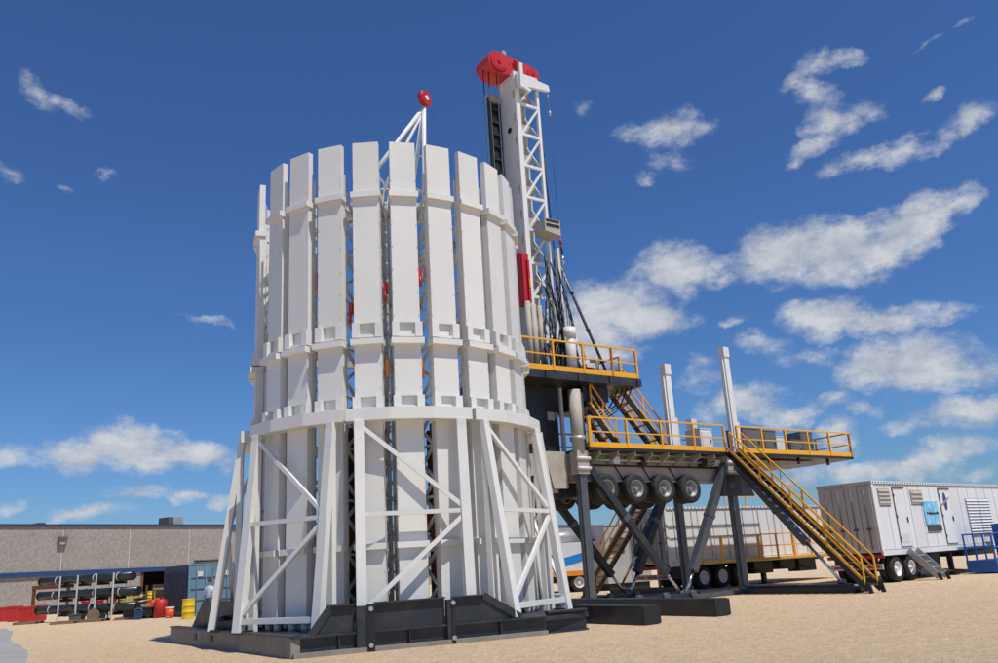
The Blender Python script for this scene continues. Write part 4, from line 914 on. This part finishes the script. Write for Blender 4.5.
# red tanks and black tubs near the open bay
def tank(label, x, y, r, h, m):
    o = thing('tank', label, 'tank', gnd(x, y)); MB().lathe([(0, .05), (r, .05), (r, h*.85), (r*.7, h*.97), (0, h)], 'z', n=18).build('vessel', m, o); MB().tube((0, 0, h-.02), (0, 0, h+.1), .06, 8).build('valve', black, o)
    MB().box(-r*.7, r*.7, -r*.7, r*.7, 0, .06).build('base', black, o)
tank('red upright tank nearest the long container side', 160, 617.6, .34, .95, redp); tank('red upright tank next to the taller one by the bay', 152, 617.4, .3, .95, redp); tank('small red tank beside the rack end', 143, 617.6, .24, .8, redp)
tb = thing('tool_trolley', 'dark tool trolley with clutter below the rack', 'trolley', gnd(120, 620.3)+V((0, .3, 0)))
MB().box(0, 1.5, 0, .7, .12, .55).build('body', black, tb); MB().box(-.05, 1.55, -.05, .75, .55, .6).build('tray', vent_m, tb)
for x in (.2, 1.3): MB().tube((x, -.02, .1), (x, .08, .1), .1, 10).build('castor', tyre_m, tb)
for i, m in enumerate((drum_y, stripe_m, green_m, orange_m)): MB().box(.15+.33*i, .38+.33*i, .1, .4, .6, .72+.05*(i % 2)).build('tool_box', m, tb)
rl_ = thing('cable_reel', 'small wooden cable reel lying under the pipe rack', 'reel', gnd(92, 621.5)+V((0, .1, 0)), .4)
for y in (0, .5): MB().tube((0, y, .32), (0, y+.06, .32), .32, 18).build('flange', wood_m, rl_)
MB().tube((0, .06, .32), (0, .5, .32), .17, 14).build('hub', hose_m, rl_)
for k, (px, py, w, h, m_, lab) in enumerate(((66, 622.6, .7, .35, vent_m, 'low dark tub under the bottom pipe near the first post'), (84, 621.8, .55, .3, rust_m, 'rusty low bin under the rack between two posts'), (127, 619.6, .9, .75, black, 'black open tub at the right end of the rack'), (132, 618.8, .5, 1.0, rust_m, 'rusty narrow stand next to the black tub'))):
    o_ = thing('scrap_bin', lab, 'bin', gnd(px, py)+V((0, .2, 0)), .1*k)
    MB().plate((0, 0, .03), (1, 0, 0), (0, 0, 1), [(.06, 0), (w-.06, 0), (w, h), (0, h)], (0, .5, 0)).build('tub', m_, o_); MB().box(-.03, w+.03, -.03, .53, h, h+.05).build('rim', m_, o_); MB().box(.08, w-.08, .05, .45, 0, .03).build('feet', black, o_)
    MB().tube((.1, .2, h+.05), (w*.9, .3, h+.16), .05, 6).build('offcut', ac_m, o_)
br_ = thing('yard_barrier', 'low rail barrier in front of the open workshop bay', 'barrier', gnd(141, 616.5)+V((0, 1.5, 0)))
for x in (0, 2.6): MB().beam((x, 0, 0), (x, 0, 1.5), .09).build('post', rust_m, br_)
MB().beam((0, 0, 1.45), (2.6, 0, 1.45), .1).build('rail', ac_m, br_); MB().beam((0, 0, .9), (2.6, 0, .9), .08).build('rail', orange_m, br_)

# ------------------------------------------------------------------ person by the container
def skin_mesh(name, joints, edges, m, parent, sub=2):
    me = bpy.data.meshes.new(name); me.from_pydata([j[:3] for j in joints], edges, []); me.materials.append(m)
    o = bpy.data.objects.new(name, me); C.objects.link(o); o.parent = parent
    md = o.modifiers.new('skin', 'SKIN'); sv = me.skin_vertices[0].data if me.skin_vertices else None
    if sv is None:
        bpy.context.view_layer.objects.active = o
        me.skin_vertices  # created with the modifier on evaluation
    if me.skin_vertices:
        for i, j in enumerate(joints): me.skin_vertices[0].data[i].radius = (j[3], j[4] if len(j) > 4 else j[3]); me.skin_vertices[0].data[i].use_root = (i == 0)
    s = o.modifiers.new('subd', 'SUBSURF'); s.levels = sub; s.render_levels = sub; md.use_smooth_shade = True
    return o
def tube_body(mb, pts, n=12):
    # one continuous tapered surface through rings (centre, rx, ry)
    vs = []; fs = []
    for (x, y, z, rx, ry) in pts:
        for i in range(n): a = 2*math.pi*i/n; vs.append((x+rx*math.cos(a), y+ry*math.sin(a), z))
    for k in range(len(pts)-1):
        for i in range(n): j = (i+1) % n; fs.append((k*n+i, k*n+j, (k+1)*n+j, (k+1)*n+i))
    fs += [tuple(range(n-1, -1, -1)), tuple(range((len(pts)-1)*n, len(pts)*n))]
    mb.add(vs, fs, [True]*(len(fs)-2)+[False]*2); return mb
def limb(mb, pts, n=9):
    for (a, ra), (b, rb) in zip(pts[:-1], pts[1:]):
        mb.tube(a, b, ra, n, rb)
        mb.lathe([(0, -ra*.98), (ra*.7, -ra*.7), (ra, 0), (ra*.7, ra*.7), (0, ra*.98)], 'z', c=a, n=n)
    return mb
pe = thing('person', 'person in a pale blue shirt and dark trousers walking beside the container', 'person', gnd(208.5, 618.2), R_(150))
bd_ = MB()
tube_body(bd_, [(0, 0, .86, .16, .11), (0, 0, .95, .175, .12), (0, 0, 1.08, .16, .11), (0, .01, 1.25, .185, .12), (0, .01, 1.38, .2, .115), (0, 0, 1.45, .13, .09), (0, 0, 1.49, .06, .06), (0, -.01, 1.54, .055, .06), (0, -.02, 1.58, .065, .08), (0, -.02, 1.64, .078, .098), (0, -.015, 1.70, .08, .102), (0, -.01, 1.755, .062, .08), (0, 0, 1.78, .02, .03)])
limb(bd_, [(V((.09, 0, .88)), .095), (V((.10, -.10, .48)), .068), (V((.10, .04, .09)), .045), (V((.10, -.12, .05)), .04)])
limb(bd_, [(V((-.09, 0, .88)), .095), (V((-.10, .06, .48)), .068), (V((-.10, .22, .11)), .045), (V((-.10, .07, .05)), .04)])
for sx, hx in ((1, -.22), (-1, -.12)):
    limb(bd_, [(V((sx*.2, 0, 1.40)), .058), (V((sx*.25, .06, 1.13)), .045), (V((sx*.2, hx, 1.02)), .034)])
    h0 = V((sx*.2, hx-.03, 1.0)); bd_.tube(V((sx*.2, hx, 1.02)), h0+V((0, -.05, -.01)), .032, 8, .036)
    for k in range(4): p = h0+V((-.027+.018*k, -.05, -.01)); bd_.tube(p, p+V((0, -.04, -.015)), .0095, 6); bd_.tube(p+V((0, -.04, -.015)), p+V((0, -.055, -.045+.004*k)), .0085, 6)
    bd_.tube(h0+V((-sx*.03, -.01, 0)), h0+V((-sx*.05, -.055, -.005)), .011, 6)
bo = bd_.build('body', skin_m, pe)
fc = MB().tube((0, -.11, 1.66), (0, -.145, 1.63), .012, 6, .018)
fc.tube((.083, -.01, 1.64), (.083, -.01, 1.69), .018, 6).tube((-.083, -.01, 1.64), (-.083, -.01, 1.69), .018, 6); fc.build('nose_and_ears', skin_m, bo)
MB().tube((.032, -.108, 1.685), (.032, -.122, 1.685), .011, 8).tube((-.032, -.108, 1.685), (-.032, -.122, 1.685), .011, 8).box(-.028, .028, -.12, -.105, 1.592, 1.6).build('eyes_and_mouth', hair_m, bo)
sh_ = MB(); tube_body(sh_, [(0, 0, .92, .19, .135), (0, 0, 1.08, .178, .128), (0, .01, 1.25, .203, .138), (0, .01, 1.38, .215, .13), (0, 0, 1.455, .14, .1), (0, 0, 1.475, .07, .07)])
for sx, hx in ((1, -.22), (-1, -.12)): limb(sh_, [(V((sx*.2, 0, 1.40)), .074), (V((sx*.25, .06, 1.13)), .06), (V((sx*.21, hx*.55+.02, 1.06)), .052)])
sh_.build('shirt', shirt_m, pe)
tz = MB(); tube_body(tz, [(0, 0, .84, .17, .125), (0, 0, .93, .186, .131)])
limb(tz, [(V((.09, 0, .88)), .108), (V((.10, -.10, .48)), .083), (V((.10, .04, .12)), .07)]); limb(tz, [(V((-.09, 0, .88)), .108), (V((-.10, .06, .48)), .083), (V((-.10, .22, .14)), .07)])
tz.build('trousers', jean_m, pe)
hr = MB(); hr.lathe([(.084, .0), (.088, .05), (.08, .085), (.055, .115), (0, .125)], 'z', c=(0, 0, 1.665), n=14); h_ = hr.build('hair', hair_m, bo); h_.scale = (1, 1.25, 1)
MB().box(.06, .14, -.17, .07, 0, .06).build('shoe', black, pe); MB().box(-.14, -.06, .02, .26, 0, .06).build('shoe', black, pe)
